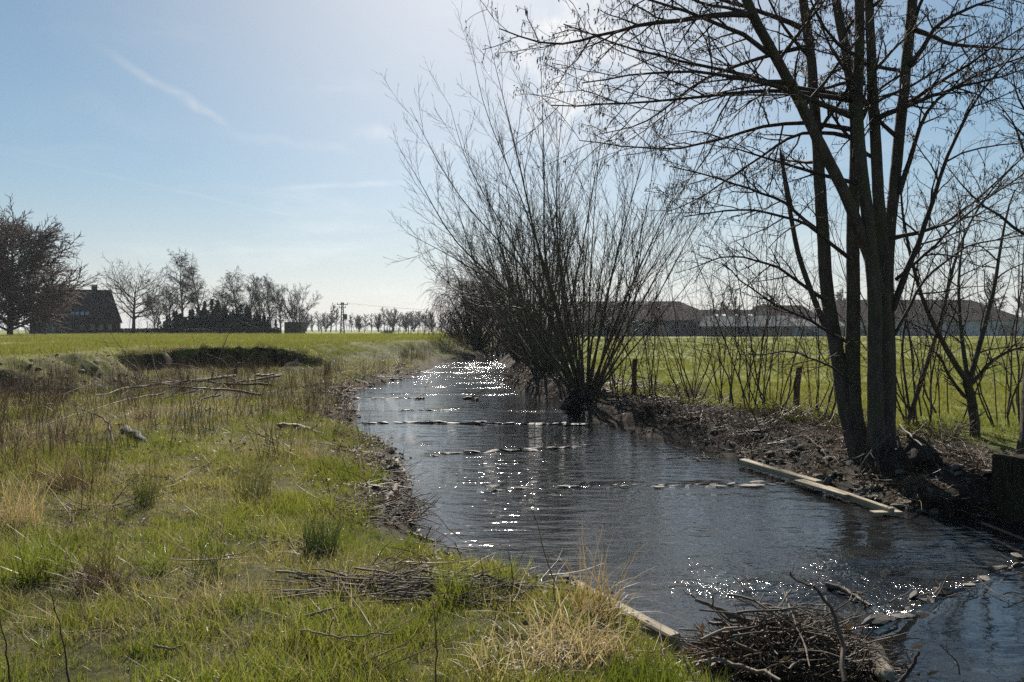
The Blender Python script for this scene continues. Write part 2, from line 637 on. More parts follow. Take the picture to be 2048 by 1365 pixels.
def water_material():
    m, nt, N, L, P = mat_nodes('river_water')
    P.inputs['Base Color'].default_value = (.015, .016, .016, 1)
    P.inputs['IOR'].default_value = 2.1
    P.inputs['Roughness'].default_value = .045
    P.inputs['Specular IOR Level'].default_value = .5
    g = N.new('ShaderNodeNewGeometry')
    mp = N.new('ShaderNodeMapping')
    mp.inputs['Scale'].default_value = (.6, 1.5, 1)
    L.new(g.outputs['Position'], mp.inputs['Vector'])
    v = mp.outputs[0]
    a = N.new('ShaderNodeAttribute')
    a.attribute_name = 'chop'
    n1 = nz(N, L, v, 2.6, 3, .5)
    n2 = nz(N, L, v, 7.5, 3, .55)
    n3 = nz(N, L, v, 20, 2, .5)
    h = mth(N, L, 'ADD', mth(N, L, 'MULTIPLY', n1, .105), mth(N, L, 'ADD', mth(N, L, 'MULTIPLY', n2, .016), mth(N, L, 'MULTIPLY', n3, .007)))
    h = mth(N, L, 'MULTIPLY', h, a.outputs['Fac'])
    a2 = N.new('ShaderNodeAttribute')
    a2.attribute_name = 'broken'
    h = mth(N, L, 'ADD', h, mth(N, L, 'MULTIPLY', mth(N, L, 'MULTIPLY', nz(N, L, g.outputs['Position'], 8, 3, .6), .075), a2.outputs['Fac']))
    rg = N.new('ShaderNodeMapRange')
    L.new(a.outputs['Fac'], rg.inputs[0])
    for i_, q_ in zip((1, 2, 3, 4), (.75, 1.4, .045, .13)):
        rg.inputs[i_].default_value = q_
    L.new(rg.outputs[0], P.inputs['Roughness'])
    b = N.new('ShaderNodeBump')
    b.inputs['Strength'].default_value = 1
    b.inputs['Distance'].default_value = 1.0
    L.new(h, b.inputs['Height'])
    L.new(b.outputs[0], P.inputs['Normal'])
    return m


# ---------------------------------------------------------------- the lie of the land
XL_Y = [-60, 0, 3.4, 4.6, 5.27, 5.6, 6.4, 6.8, 7.73, 8.95, 10, 10.6, 11.9, 13.9, 15.5, 17.4, 19.4, 24.3, 28.4, 33, 40, 50.8, 55, 62, 75, 82, 300]
XL_X = [4, 2.5, 1.75, 1.35, 1.1, .8, .1, -.42, -.95, -1.2, -1.3, -1.6, -1.77, -2.2, -2.97, -4.15, -4.05, -5.3, -5.9, -5.2, -4.8, -4.9, -3.7, -3.2, -.5, 1.0, 1.0]
XR_Y = [-60, 5, 8.6, 8.95, 9.3, 11, 12.8, 13.9, 15.5, 17.4, 18.9, 22.7, 24.3, 29.6, 35.8, 42.5, 52, 56.7, 62, 75, 82, 300]
XR_X = [10, 8.2, 7.2, 6.2, 4.85, 4.57, 4.05, 3.7, 2.9, 2.3, 2.0, 1.63, .92, -.08, -.5, .1, -.85, -1.0, .4, 1.6, 1.2, 1.2]
EDGE = np.array([(-120, -30, 3), (-40, 6, 3), (-17, 18.6, 3), (-12.6, 21.3, 3), (-13.2, 26, 2.2), (-17.0, 33, 1.2), (-15.6, 35.3, .35), (-12, 36.2, .3),
                 (-9.6, 35.6, 1.2), (-8.0, 35.6, 6), (-6.6, 42, 4.5), (-6.2, 50, 2.6), (-5.0, 56, 2), (-4.4, 62, 2), (-2.6, 75, 2.5), (-1, 90, 3), (-1, 140, 3), (-1, 300, 3)], float)


def edge_dist(x, y):
    best = np.full(np.shape(x), 1e9)
    sg, wd = np.zeros(np.shape(x)), np.ones(np.shape(x))
    for a, b in zip(EDGE[:-1], EDGE[1:]):
        d = b[:2] - a[:2]
        t = np.clip(((x - a[0]) * d[0] + (y - a[1]) * d[1]) / (d @ d), 0, 1)
        qx, qy = a[0] + t * d[0], a[1] + t * d[1]
        dd = np.hypot(x - qx, y - qy)
        cr = d[0] * (y - a[1]) - d[1] * (x - a[0])
        k = dd < best - 1e-9
        best = np.where(k, dd, best)
        sg = np.where(k, np.sign(cr), sg)
        wd = np.where(k, a[2] + t * (b[2] - a[2]), wd)
    return best * np.where(sg == 0, 1, sg), wd


def land(x, y, full=False):
    x, y = np.asarray(x, float), np.asarray(y, float)
    jag = vnoise(x, y, .7, 1) * .12 + vnoise(x, y, .25, 2) * .06
    near = sstep(70, 30, y)
    dl = np.interp(y, XL_Y, XL_X) - x + jag * near
    dr = x - np.interp(y, XR_Y, XR_X) + jag * near
    bump = vnoise(x, y, 1.7, 3) * .05 + vnoise(x, y, .5, 4) * .025 + vnoise(x, y, 5, 5) * .04
    far = sstep(3000, 60, np.hypot(x, y))
    # left: low meadow
    plat = .44 + .2 * np.exp(-np.maximum(y, 0) / 7)
    zl = np.where(dl < 0, np.maximum(dl * .5, -.35), plat * (1 - np.exp(-np.maximum(dl, 0) / .55)) + bump * sstep(.1, 1.5, dl))
    s, w = edge_dist(x, y)
    sj = s + (vnoise(x, y, 1.1, 6) * .45 + vnoise(x, y, .35, 7) * .22) * sstep(80, 40, y) + (vnoise(x, y, .8, 16) * .22 + vnoise(x, y, .33, 17) * .16) * sstep(1.4, 2.2, w) * sstep(34, 28, y)
    fl = sstep(0, 1, sj / w)
    zfield = 1.5 + vnoise(x, y, 30, 8) * .05 + vnoise(x, y, .8, 9) * .025 * near + (vnoise(x, y, 1.3, 10) * .1 + vnoise(x, y, .4, 11) * .07) * np.exp(-np.maximum(s, 0) / 1.2) * near
    zfield = zfield - .75 * np.exp(-((x + 8.2) / 2.6) ** 2 - ((y - 36.5) / 4) ** 2) - .3 * np.exp(-((x + 17.5) / 1.8) ** 2 - ((y - 34) / 3) ** 2)
    zl = zl * (1 - fl) + np.maximum(zfield, zl) * fl
    # right: stony bank, litter strip, field
    slope = np.where(y > 17, 1.0, 1.7)
    zr = np.where(dr < 0, np.maximum(dr * .5, -.35), (.5 + bump) * sstep(0, 1, (dr + .05) / slope) ** .8)
    zr = zr + sstep(10, 120, dr) * .17
    left = dl > dr
    inw = (dl < 0) & (dr < 0)
    z = np.where(inw, np.maximum(np.maximum(dl, dr) * .6, -.35), np.where(left, zl, zr))
    if not full:
        return z
    return dict(z=z, dl=dl, dr=dr, s=sj, w=w, fl=fl, left=left & ~inw, inw=inw)


def axis(lo, hi, fine, out, g=1.18):
    a = [np.arange(lo, hi, fine)]
    s, p, up = fine, hi, []
    while p < out[1]:
        up.append(p)
        s *= g
        p += s
    s, p, dn = fine, lo, []
    while p > out[0]:
        s *= g
        p -= s
        dn.append(p)
    return np.concatenate([dn[::-1], a[0], up])


def build_ground():
    xs = axis(-20, 11, .18, (-3500, 3500))
    ys = np.concatenate([-np.geomspace(2, 80, 14)[::-1], np.arange(-1, 15, .15), np.arange(15, 41, .2), np.arange(41, 80, .6), np.geomspace(80, 3500, 50)])
    X, Y = np.meshgrid(xs, ys)
    k = land(X.ravel(), Y.ravel(), True)
    V = np.stack([X.ravel(), Y.ravel(), k['z']], -1)
    nx, ny = len(xs), len(ys)
    i = (np.arange(ny - 1) * nx)[:, None] + np.arange(nx - 1)[None]
    Q = np.stack([i, i + 1, i + nx + 1, i + nx], -1).reshape(-1, 4)
    x, y = V[:, 0], V[:, 1]
    mid = sstep(-.02, .12, k['s'] / k['w']) * sstep(1.05, .8, k['s'] / k['w'])
    scarp = np.where(k['left'], mid * sstep(1.6, .6, k['w']) * (x > -30), 0)
    rubble = np.where(k['left'], sstep(-.35, .1, k['s'] / k['w']) * sstep(1.1, .8, k['s'] / k['w']) * sstep(1.0, 2.0, k['w']) * sstep(34, 28, y) * (x > -25), 0)
    field = np.where(k['left'], k['fl'] * np.where(y > 38, .4 + .6 * sstep(.3, 3, k['s'] - k['w']), 1), sstep(2.3, 3.7, k['dr'] + vnoise(x, y, 1.2, 12) * .5 - sstep(17, 24, y) * -1.5))
    shore = np.where(k['left'], sstep(.9, .1, k['dl']), sstep(1.4, .3, k['dr']))
    shore = np.maximum(shore, k['inw'])
    soil = np.clip(np.maximum(scarp, k['inw'] * 1.0), 0, 1)
    lit = np.where(k['left'], sstep(1.5, .2, k['dl'] + vnoise(x, y, 1.1, 13) * .5) * .8, sstep(3.8, 2.5, k['dr'] + vnoise(x, y, 1.0, 14) * .8))
    shore = shore * np.where(k['left'], sstep(40, 18, y), sstep(18, 13, y))
    grav = np.clip(np.maximum(rubble * .85 * (.6 + .6 * vnoise(x, y, .9, 15)), shore * .75), 0, 1)
    field = np.where(k['inw'], 0, field)
    me = mesh_data('ground', V, [Q], True, dict(field=field, soil=soil, litter=lit, gravel=grav))
    tag(put('ground', me, ground_material()), 'grassy flood meadow, fields and banks around the stream', kind='structure')


build_ground()

# ---- river
SILL = np.array([at(1395, 1325, 0)[:2], at(1580, 1312, 0)[:2], at(1750, 1275, 0)[:2], at(1880, 1205, 0)[:2], at(2048, 1140, 0)[:2], (6.9, 8.7)])


def sill_side(x, y):
    """signed distance to the near sill; positive on the pool side, towards the camera"""
    best, sg = np.full(np.shape(x), 1e9), np.zeros(np.shape(x))
    for a, b in zip(SILL[:-1], SILL[1:]):
        d = b - a
        t = np.clip(((x - a[0]) * d[0] + (y - a[1]) * d[1]) / (d @ d), 0, 1)
        dd = np.hypot(x - a[0] - t * d[0], y - a[1] - t * d[1])
        cr = d[0] * (y - a[1]) - d[1] * (x - a[0])
        kk = dd < best
        best, sg = np.where(kk, dd, best), np.where(kk, -np.sign(cr), sg)
    return best * sg


ROWS = [  # picture points of the stone rows across the stream
    [(855, 912), (940, 906), (1060, 901), (1185, 893)],
    [(985, 983), (1060, 977), (1180, 974), (1320, 972), (1430, 970), (1560, 968)],
    [(735, 847), (830, 846), (985, 848), (1200, 850)],
    [(712, 798), (790, 797), (862, 798)],
    [(1005, 768), (1020, 766), (1045, 765)],
    [(800, 822), (850, 821), (900, 820)],
]


def build_water():
    xs = np.concatenate([np.linspace(-60, -8, 20), np.arange(-7.5, 9, .1), np.linspace(9.2, 200, 30)])
    ys = np.concatenate([np.linspace(-60, 1.5, 20), np.arange(1.8, 20, .1), np.arange(20, 70, .35), np.linspace(71, 300, 40)])
    X, Y = np.meshgrid(xs, ys)
    x, y = X.ravel(), Y.ravel()
    sd = sill_side(x, y)
    z = .075 * sstep(-.16, .14, sd + vnoise(x, y, .35, 20) * .06)
    chop = .32 + .12 * vnoise(x, y, 2.5, 21) + .1 * vnoise(x, y, .9, 22)
    for row in ROWS:
        w = [at(*p)[:2] for p in row]
        for a, b in zip(w[:-1], w[1:]):
            d = b - a
            t = np.clip(((x - a[0]) * d[0] + (y - a[1]) * d[1]) / (d @ d), 0, 1)
            qx, qy = a[0] + t * d[0], a[1] + t * d[1]
            dd = np.hypot(x - qx, y - qy)
            beyond = y - qy
            chop = np.maximum(chop, np.where(beyond > 0, 1.5 * np.exp(-dd / .4) * (.45 + .8 * vnoise(x, y, .3, 26)), .5 * np.exp(-dd / .2)))
    chop = np.maximum(chop, 1.25 * np.exp(-((x + 2.2) / .9) ** 2 - ((y - 15) / 1.3) ** 2) * (.6 + .4 * vnoise(x, y, .5, 25)))
    chop = np.maximum(chop, (.75 + .35 * vnoise(x, y * .25, .8, 27)) * sstep(22, 34, y))
    for yr, a in ((21, .8), (26.5, 1.2), (29.5, 1.4), (32.5, 1.5), (36, 1.5), (40, 1.6), (45, 1.6), (51, 1.6)):
        chop = np.maximum(chop, a * np.exp(-((y - yr - .4 * vnoise(x, y * 0 + yr, 1.2, 28)) / (.25 + .012 * yr)) ** 2) * (.7 + .6 * vnoise(x, y, .6, 29)))
    tur = np.where(sd < 0, np.exp(-((x - 2.9) ** 2) / 1.6 - ((y - 6.5) ** 2) / .9) * (.8 + .5 * vnoise(x, y, .5, 31)), 0)
    chop = np.maximum(chop, 1.25 * tur)
    chop = np.where(sd < 0, np.maximum(chop, 1.7 * np.exp(np.minimum(sd, 0) / .35)), chop)
    chop = np.where(sd > .05, .11 + .05 * vnoise(x, y, .8, 23), chop)
    z = z + tur * (.035 * vnoise(x, y, .3, 24) + .015 * vnoise(x, y, .13, 30))
    broken = np.clip(np.maximum(1.2 * tur, np.where(sd < 0, 1.1 * np.exp(np.minimum(sd, 0) / .3), 0)), 0, 1.2) * (y < 12)
    V = np.stack([x, y, z], -1)
    nx, ny = len(xs), len(ys)
    i = (np.arange(ny - 1) * nx)[:, None] + np.arange(nx - 1)[None]
    Q = np.stack([i, i + 1, i + nx + 1, i + nx], -1).reshape(-1, 4)
    # keep only where the water is above the bed or close to it
    keep = (land(x, y) < z + .12)
    Q = Q[keep[Q].any(1)]
    used = np.unique(Q)
    mp = np.zeros(len(V), int)
    mp[used] = np.arange(len(used))
    me = mesh_data('river', V[used], [mp[Q]], True, dict(chop=chop[used], broken=broken[used]))
    tag(put('river', me, water_material()), 'rippled dark stream running away between its banks', kind='structure')


build_water()


# ---------------------------------------------------------------- scattering for what nobody could count
def blades(n, rad, h, w, lean, nseg=3, droop=.5, hj=.4):
    a, r = rng.uniform(0, 6.28, n), rad * np.sqrt(rng.random(n))
    st = np.stack([r * np.cos(a), r * np.sin(a), np.full(n, -.02)], -1)
    b = rng.uniform(0, 6.28, n)
    ln = np.abs(rng.normal(0, lean, n))
    D = np.stack([np.sin(ln) * np.cos(b), np.sin(ln) * np.sin(b), np.cos(ln)], -1)
    H = h * (1 + hj * rng.uniform(-1, 1, n))
    P = growline(st, D, H, nseg + 1, -droop / nseg, .12)
    W = np.outer(w * rng.uniform(.6, 1.3, n), np.linspace(1, .15, nseg + 1))
    c = rng.uniform(0, 6.28, n)
    return P, W, np.stack([np.cos(c), np.sin(c), np.zeros(n)], -1)


def proto(name, g, mat):
    me = g.data(name, True)
    me.materials.append(mat)
    return me


def scatter(name, pts, scl, idx, metas, label, tilt=.15, parent=None):
    """one object of kind stuff: the given meshes instanced on points (geometry nodes)"""
    n = len(pts)
    col = bpy.data.collections.new(name + '_kinds')
    for i, me in enumerate(metas):
        col.objects.link(bpy.data.objects.new('%s_kind_%02d' % (name, i), me))
    me = bpy.data.meshes.new(name)
    me.vertices.add(n)
    me.vertices.foreach_set('co', np.asarray(pts, np.float32).ravel())
    a = me.attributes.new('scl', 'FLOAT', 'POINT')
    a.data.foreach_set('value', np.asarray(scl, np.float32))
    a = me.attributes.new('idx', 'INT', 'POINT')
    a.data.foreach_set('value', np.asarray(idx, np.int32))
    rot = np.stack([rng.normal(0, tilt, n), rng.normal(0, tilt, n), rng.uniform(0, 6.28, n)], -1)
    a = me.attributes.new('rot', 'FLOAT_VECTOR', 'POINT')
    a.data.foreach_set('vector', rot.astype(np.float32).ravel())
    o = put(name, me, None, parent)
    tag(o, label, kind='stuff')
    ng = bpy.data.node_groups.new(name, 'GeometryNodeTree')
    ng.interface.new_socket('Geometry', in_out='INPUT', socket_type='NodeSocketGeometry')
    ng.interface.new_socket('Geometry', in_out='OUTPUT', socket_type='NodeSocketGeometry')
    N, L = ng.nodes, ng.links
    gi, go = N.new('NodeGroupInput'), N.new('NodeGroupOutput')
    ci = N.new('GeometryNodeCollectionInfo')
    ci.inputs['Collection'].default_value = col
    ci.inputs['Separate Children'].default_value = True
    ci.inputs['Reset Children'].default_value = True
    ip = N.new('GeometryNodeInstanceOnPoints')
    ip.inputs['Pick Instance'].default_value = True

    def na(nm, ty):
        q = N.new('GeometryNodeInputNamedAttribute')
        q.data_type = ty
        q.inputs['Name'].default_value = nm
        return q.outputs['Attribute']
    L.new(gi.outputs[0], ip.inputs['Points'])
    L.new(ci.outputs[0], ip.inputs['Instance'])
    L.new(na('idx', 'INT'), ip.inputs['Instance Index'])
    L.new(na('rot', 'FLOAT_VECTOR'), ip.inputs['Rotation'])
    L.new(na('scl', 'FLOAT'), ip.inputs['Scale'])
    L.new(ip.outputs[0], go.inputs[0])
    md = o.modifiers.new('scatter', 'NODES')
    md.node_group = ng
    return o


def sample(x0, x1, y0, y1, dens, keepfn):
    n = int((x1 - x0) * (y1 - y0) * dens)
    x, y = rng.uniform(x0, x1, n), rng.uniform(y0, y1, n)
    k = land(x, y, True)
    # leave out what lies outside the view and some metres round it
    vis = np.abs(x) < (y + 2.5) * .78 + 1.5
    p = keepfn(x, y, k) * vis
    q = rng.random(n) < p
    return np.stack([x, y, k['z']], -1)[q], {kk: v[q] for kk, v in k.items()}


def build_grass():
    gm = [proto('grass_%d' % i, Geo().ribbons(*blades(36, .095, h, .006, l, 3, .7)), M_GRASS) for i, (h, l) in enumerate(((.065, .7), (.095, .7), (.05, 1.0)))]
    gl = [proto('lush_%d' % i, Geo().ribbons(*blades(36, .09, h, .006, .5, 3, .6)), M_LUSH) for i, h in enumerate((.08, .12))]
    gs = [proto('straw_%d' % i, Geo().ribbons(*blades(20, .13, h, .0045, 1.35, 3, .25)), M_STRAW) for i, h in enumerate((.11, .17))]
    metas = gm + gl + gs
    gf = [proto('field_%d' % i, Geo().ribbons(*blades(26, .2, h, .012, .6, 2, .4)), M_FIELD) for i, h in enumerate((.09, .13))]

    def meadow(x, y, k):
        face = (k['s'] > -.1) & (k['s'] < k['w']) & (k['w'] < 1.6)
        return k['left'] * ~face * ((k['fl'] < .6) | ((k['w'] > 1.6) & (y < 34) & (k['s'] < k['w'])) | ((k['s'] < k['w'] + 1.5) & (y > 36))) * sstep(.25, .8, k['dl'] + vnoise(x, y, .9, 31) * .3) * (1 - .35 * sstep(.0, .5, vnoise(x, y, .3, 32) + .5 * vnoise(x, y, 1.0, 39)))
    P, I = [], []
    for x0, x1, y0, y1, dens in ((-10, 2.5, 1.2, 6, 400), (-12, 0, 6, 11, 250), (-16, -1, 11, 20, 110), (-19, -3, 20, 41, 34), (-12, -1, 41, 72, 12)):
        p, k = sample(x0, x1, y0, y1, dens, meadow)
        P.append(p)
    P = np.concatenate(P)
    n = len(P)
    lush = vnoise(P[:, 0], P[:, 1], 1.5, 33) + .5 * vnoise(P[:, 0], P[:, 1], .5, 34) + .35 * sstep(9, 3, P[:, 1]) + .45 * np.exp(-((P[:, 0] + 2.2) / 1.2) ** 2 - ((P[:, 1] - 7.5) / 2) ** 2)
    dry = vnoise(P[:, 0], P[:, 1], 2.2, 35) + .4 * vnoise(P[:, 0], P[:, 1], .6, 36) + .55 * sstep(-3.4, -6.5, P[:, 0])
    u = rng.random(n)
    idx = rng.integers(0, 3, n)
    idx = np.where(u < np.clip(.12 + .75 * lush, 0, .85), rng.integers(3, 5, n), idx)
    idx = np.where(rng.random(n) < np.clip(.13 + .45 * dry, .05, .7) * np.where(P[:, 1] > 38, .2, 1), rng.integers(5, 7, n), idx)
    cl = vnoise(P[:, 0], P[:, 1], .28, 38) + .6 * vnoise(P[:, 0], P[:, 1], .9, 37)
    sc = rng.uniform(.6, 1.35, n) * np.clip(1 + .55 * cl, .45, 1.8) * np.interp(P[:, 1], [0, 10, 40], [.85, .95, 1.25])
    sl_, wl_ = edge_dist(P[:, 0], P[:, 1])
    slope_ = (sl_ > .1 * wl_) & (sl_ < wl_) & (wl_ > 1.6) & (P[:, 1] < 34)
    idx = np.where(slope_ & (rng.random(n) < .8), rng.integers(5, 7, n), idx)
    scatter('meadow_grass', P, sc, idx, metas, 'short mixed green and straw grass of the low meadow')
    P = []

    def field(x, y, k):
        return np.where(k['left'], (k['fl'] > .5) * ((k['s'] > k['w'] * .95) | (y > 34) | (rng.random(len(x)) < .15)) * 1.0, (k['dr'] > 2.3 + sstep(17, 22, y) * -1.1 + vnoise(x, y, 1.2, 12) * .5) * 1.0)
    for x0, x1, y0, y1, dens in ((-26, -3, 16, 45, 14), (-45, -3, 45, 75, 4), (-70, 0, 75, 130, 1.2), (3, 25, 12, 25, 26), (0, 40, 25, 45, 9), (0, 60, 45, 90, 2.2), (5, 100, 90, 150, .6)):
        p, k = sample(x0, x1, y0, y1, dens, field)
        P.append(p)
    P = np.concatenate(P)
    n = len(P)
    scatter('field_grass', P, rng.uniform(.7, 1.3, n) * np.interp(P[:, 1], [10, 40, 140], [.9, 1.3, 2.4]), rng.integers(0, 2, n), gf, 'even green grass of the fields beside the stream')

    # dry standing stalks
    def stalkset(n, rad, h, lean):
        g = Geo()
        a, r = rng.uniform(0, 6.28, n), rad * np.sqrt(rng.random(n))
        st = np.stack([r * np.cos(a), r * np.sin(a), np.full(n, -.03)], -1)
        D = np.stack([rng.normal(0, lean, n), rng.normal(0, lean, n), np.ones(n)], -1)
        P = growline(st, D, h * rng.uniform(.35, 1.05, n), 4, 0, .06)
        g.tubes(P, taper(n, 4, .0045, .002), 3)
        C, Rc = sprout(P, taper(n, 4, .0045, .002), 2, .5, 1, 35, 12, .22, 3, 0, .1, .8, .0015)
        g.tubes(C, Rc, 3)
        g.ribbons(*blades(n, rad, h * .3, .006, .6, 3, .6))
        return g
    ms = [proto('stalk_%d' % i, stalkset(9, .22, h, .14), M_STALK) for i, h in enumerate((.7, .95))]
    mr = [proto('reedy_%d' % i, Geo().ribbons(*blades(26, .2, h, .007, .35, 4, .7)), M_OLDREED) for i, h in enumerate((.38, .55))]
    P, I, SC = [], [], []

    def near_px(x, y, cx, cy, rx, ry):
        return np.exp(-((x - cx) / rx) ** 2 - ((y - cy) / ry) ** 2)

    def tall(x, y, k):
        m = np.maximum.reduce([
            1.0 * sstep(.2, 2.2, -(x + 4.4 + .45 * (y - 9)) + .8 * vnoise(x, y, 1.5, 44)) * sstep(5.5, 8.5, y) * sstep(24, 19, y),
            .75 * near_px(x, y, -5.3, 18.5, 1.0, 4.0), .25 * near_px(x, y, -6.5, 12.5, 2.2, 1.6), 1.0 * near_px(x, y, -10.5, 23, 4.5, 3.5),
            .7 * near_px(x, y, -12, 31, 4.5, 3.5), .8 * near_px(x, y, -7.6, 31.5, 2.0, 3.5), .9 * near_px(x, y, -13.3, 22.5, 2.2, 2.5), .55 * near_px(x, y, -3.1, 12, .8, 1.7), .9 * near_px(x, y, -6.3, 47, .8, 5)])
        return k['left'] * (k['dl'] > .15) * ((k['fl'] < .75) | (y > 40)) * m * (1 + vnoise(x, y, .9, 41)) * .8
    for x0, x1, y0, y1, dens in ((-15, -1, 5, 20, 9), (-17, -3, 20, 54, 6.5)):
        p, k = sample(x0, x1, y0, y1, dens, tall)
        P.append(p)
    P = np.concatenate(P)
    n = len(P)
    reedy = sstep(-.5, -.62, P[:, 0] / P[:, 1]) * sstep(13, 9, P[:, 1]) * .6 + .1
    idx = np.where(rng.random(n) < reedy, rng.integers(2, 4, n), rng.integers(0, 2, n))
    scatter('dry_stalks', P, rng.uniform(.6, 1.15, n), idx, ms + mr, 'brown dead stalks and dry reed standing in the meadow', .1)

    # dark turf hanging over the cut edge
    x = rng.uniform(-18, -8, 3000)
    y = rng.uniform(32, 39, 3000)
    k = land(x, y, True)
    q = (k['left']) & (k['s'] / k['w'] > .97) & (k['s'] < k['w'] * 1.15 + .3) & (k['w'] < 2.2)
    P = np.stack([x, y, k['z']], -1)[q]
    hang = [proto('hang_%d' % i, Geo().ribbons(*blades(26, .18, .26, .012, .9 - .5 * i, 3, 1.3 - .7 * i)), (M_STALK, M_STALK)[i]) for i in range(2)]
    scatter('turf_fringe', P, rng.uniform(.5, 1.2, len(P)), rng.integers(0, 2, len(P)), hang, 'ragged turf hanging over the dark cut bank')

    # dead leaves and twigs on the banks
    def leafset(n, rad, s):
        g = Geo()
        for _ in range(n):
            a, r = rng.uniform(0, 6.28), rad * math.sqrt(rng.random())
            c = np.array([r * math.cos(a), r * math.sin(a), rng.uniform(.0, .03)])
            u = norm(rng.normal(size=3) * np.array([1, 1, .45]))
            v = norm(np.cross(u, norm(rng.normal(size=3) * np.array([.6, .6, 1]))))
            l, w = s * rng.uniform(.6, 1.3), s * rng.uniform(.25, .5)
            up = np.array([0, 0, .25 * w])
            g.poly(np.array([c - u * l * .5, c + v * w * .5 + up, c + u * l * .5, c - v * w * .5 + up]), [[0, 1, 2, 3]])
        return g
    ml = [proto('litter_%d' % i, leafset(16, .16, .06), M_LEAF) for i in range(2)]
    tw = []
    for i in range(2):
        n = 9
        st = np.stack([rng.uniform(-.15, .15, n), rng.uniform(-.15, .15, n), rng.uniform(.01, .05, n)], -1)
        D = np.stack([rng.normal(size=n), rng.normal(size=n), rng.normal(0, .15, n)], -1)
        tw.append(proto('twigs_%d' % i, Geo().tubes(growline(st, D, rng.uniform(.2, .55, n), 4, 0, .15), taper(n, 4, .005, .002), 3), M_STALK))
    mg = [proto('grit_%d' % i, stone_geo(i + 60, .045, 1), M_STONE) for i in range(3)]

    def bank(x, y, k):
        l = np.where(k['left'], sstep(1.5, .5, k['dl'] + vnoise(x, y, 1.1, 13) * .6) * (k['dl'] > 0) * .75, sstep(3.5, 2.2, k['dr'] + vnoise(x, y, 1, 14) * .8) * (k['dr'] > .15))
        l = np.maximum(l, .10 * k['left'] * (k['fl'] < .3) * (1 + vnoise(x, y, .7, 45)))
        return l * ~k['inw']
    P = []
    for x0, x1, y0, y1, dens in ((-8, 2.5, 1.5, 12, 34), (-8, 0, 12, 40, 12), (3.5, 12, 8.8, 16, 34), (-1, 9, 16, 36, 14)):
        p, k = sample(x0, x1, y0, y1, dens, bank)
        P.append(p)
    P = np.concatenate(P)
    n = len(P)
    u = rng.random(n)
    idx = np.where(u < .5, rng.integers(0, 2, n), np.where(u < .72, rng.integers(2, 4, n), rng.integers(4, 7, n)))
    P[:, 2] += .005
    scatter('leaf_litter', P, rng.uniform(.7, 1.5, n) * np.interp(P[:, 1], [0, 12, 40], [.8, 1, 1.7]), idx, ml + tw + mg, 'dead leaves, twigs and grit covering the stream banks', .25)


def stone_geo(seed, size, sub=2, flat=.65):
    import bmesh
    r = np.random.default_rng(seed)
    bm = bmesh.new()
    bmesh.ops.create_icosphere(bm, subdivisions=sub, radius=1)
    V = np.array([v.co[:] for v in bm.verts])
    T = np.array([[v.index for v in f.verts] for f in bm.faces])
    bm.free()
    for _ in range(8):
        d = norm(r.normal(size=3))
        lim = r.uniform(.3, .7)
        h = V @ d
        V = V - np.outer(np.maximum(h - lim, 0), d)
    V = V * np.array([1, r.uniform(.6, .85), r.uniform(.7, 1) * flat]) * size
    return Geo().poly(V, None, T)


build_grass()


# ---------------------------------------------------------------- stones: rows across the stream and heaps on the banks
def stone_mesh(seed, flat, mat, nm='stone'):
    me = stone_geo(seed, 1.0, 2, flat).data(nm, False)
    me.materials.append(mat)
    return me


FLAT = [stone_mesh(100 + i, .3, M_WETSTONE) for i in range(6)]
BOULDER = [stone_mesh(140 + i, .6, M_WETSTONE) for i in range(6)]
CHUNK = [stone_mesh(120 + i, .6, M_STONE) for i in range(8)]


def lay(parent, me, p, s, rz, name='stone', tilt=.12):
    return put(name, me, None, parent, tuple(p), (rng.normal(0, tilt), rng.normal(0, tilt), rz), s if isinstance(s, tuple) else (s, s, s))


ROW_INFO = [
    ('broken row of pale flat stones across the stream, second from the camera end', .27, .92),
    ('long row of low stones and flat slabs across the stream beside the right plank', .15, .75),
    ('straight row of dark stones reaching the left shore just below the willow', .4, 1.0),
    ('short far row of dark stones ending at a twig in mid stream', .44, 1.0),
    ('little cluster of stones by the far right shore', .2, .8),
    ('faint line of small stones barely above the water', .22, .7)]
for row, (lab, sz, cover) in zip(ROWS, ROW_INFO):
    root = thing('stone_sill', lab, 'stone row', tuple(at(*row[0])), 'stone rows across the stream')
    o0 = np.array(root.location)
    w = np.array([at(*p) for p in row])
    L_ = np.concatenate([[0], np.cumsum(np.linalg.norm(np.diff(w, axis=0), axis=1))])
    t = 0.0
    while t < L_[-1]:
        s = sz * rng.uniform(.45, 1.25) * .72
        p = np.array([np.interp(t, L_, w[:, i]) for i in range(3)])
        if rng.random() < cover:
            ang = math.atan2(w[-1, 1] - w[0, 1], w[-1, 0] - w[0, 0])
            lay(root, FLAT[rng.integers(6)], p - o0 + np.array([0, rng.normal(0, .04), rng.uniform(-.005, .03)]), (s * rng.uniform(1, 1.6), s * .6, s * rng.uniform(.4, .8)), ang + rng.normal(0, .2), tilt=.06)
        t += s * 1.55

root = thing('stone_sill', 'curved sill of smooth wet stones with water spilling over, beside the brushwood', 'stone row', (SILL[1][0], SILL[1][1], 0), 'stone rows across the stream')
o0 = np.array(root.location)
for a, b in zip(SILL[:-1], SILL[1:]):
    n = max(2, int(np.linalg.norm(b - a) / .075))
    for t in np.linspace(0, 1, n, endpoint=False):
        p = a + (b - a) * t + rng.normal(0, .05, 2)
        s = rng.uniform(.04, .13)
        lay(root, (BOULDER if rng.random() < .85 else FLAT)[rng.integers(6)], np.array([p[0] + rng.normal(0, .05), p[1] + rng.normal(0, .09), rng.uniform(.0, .07)]) - o0, (s * 1.2, s * .9, s * .8), rng.uniform(0, 6.28), tilt=.2)


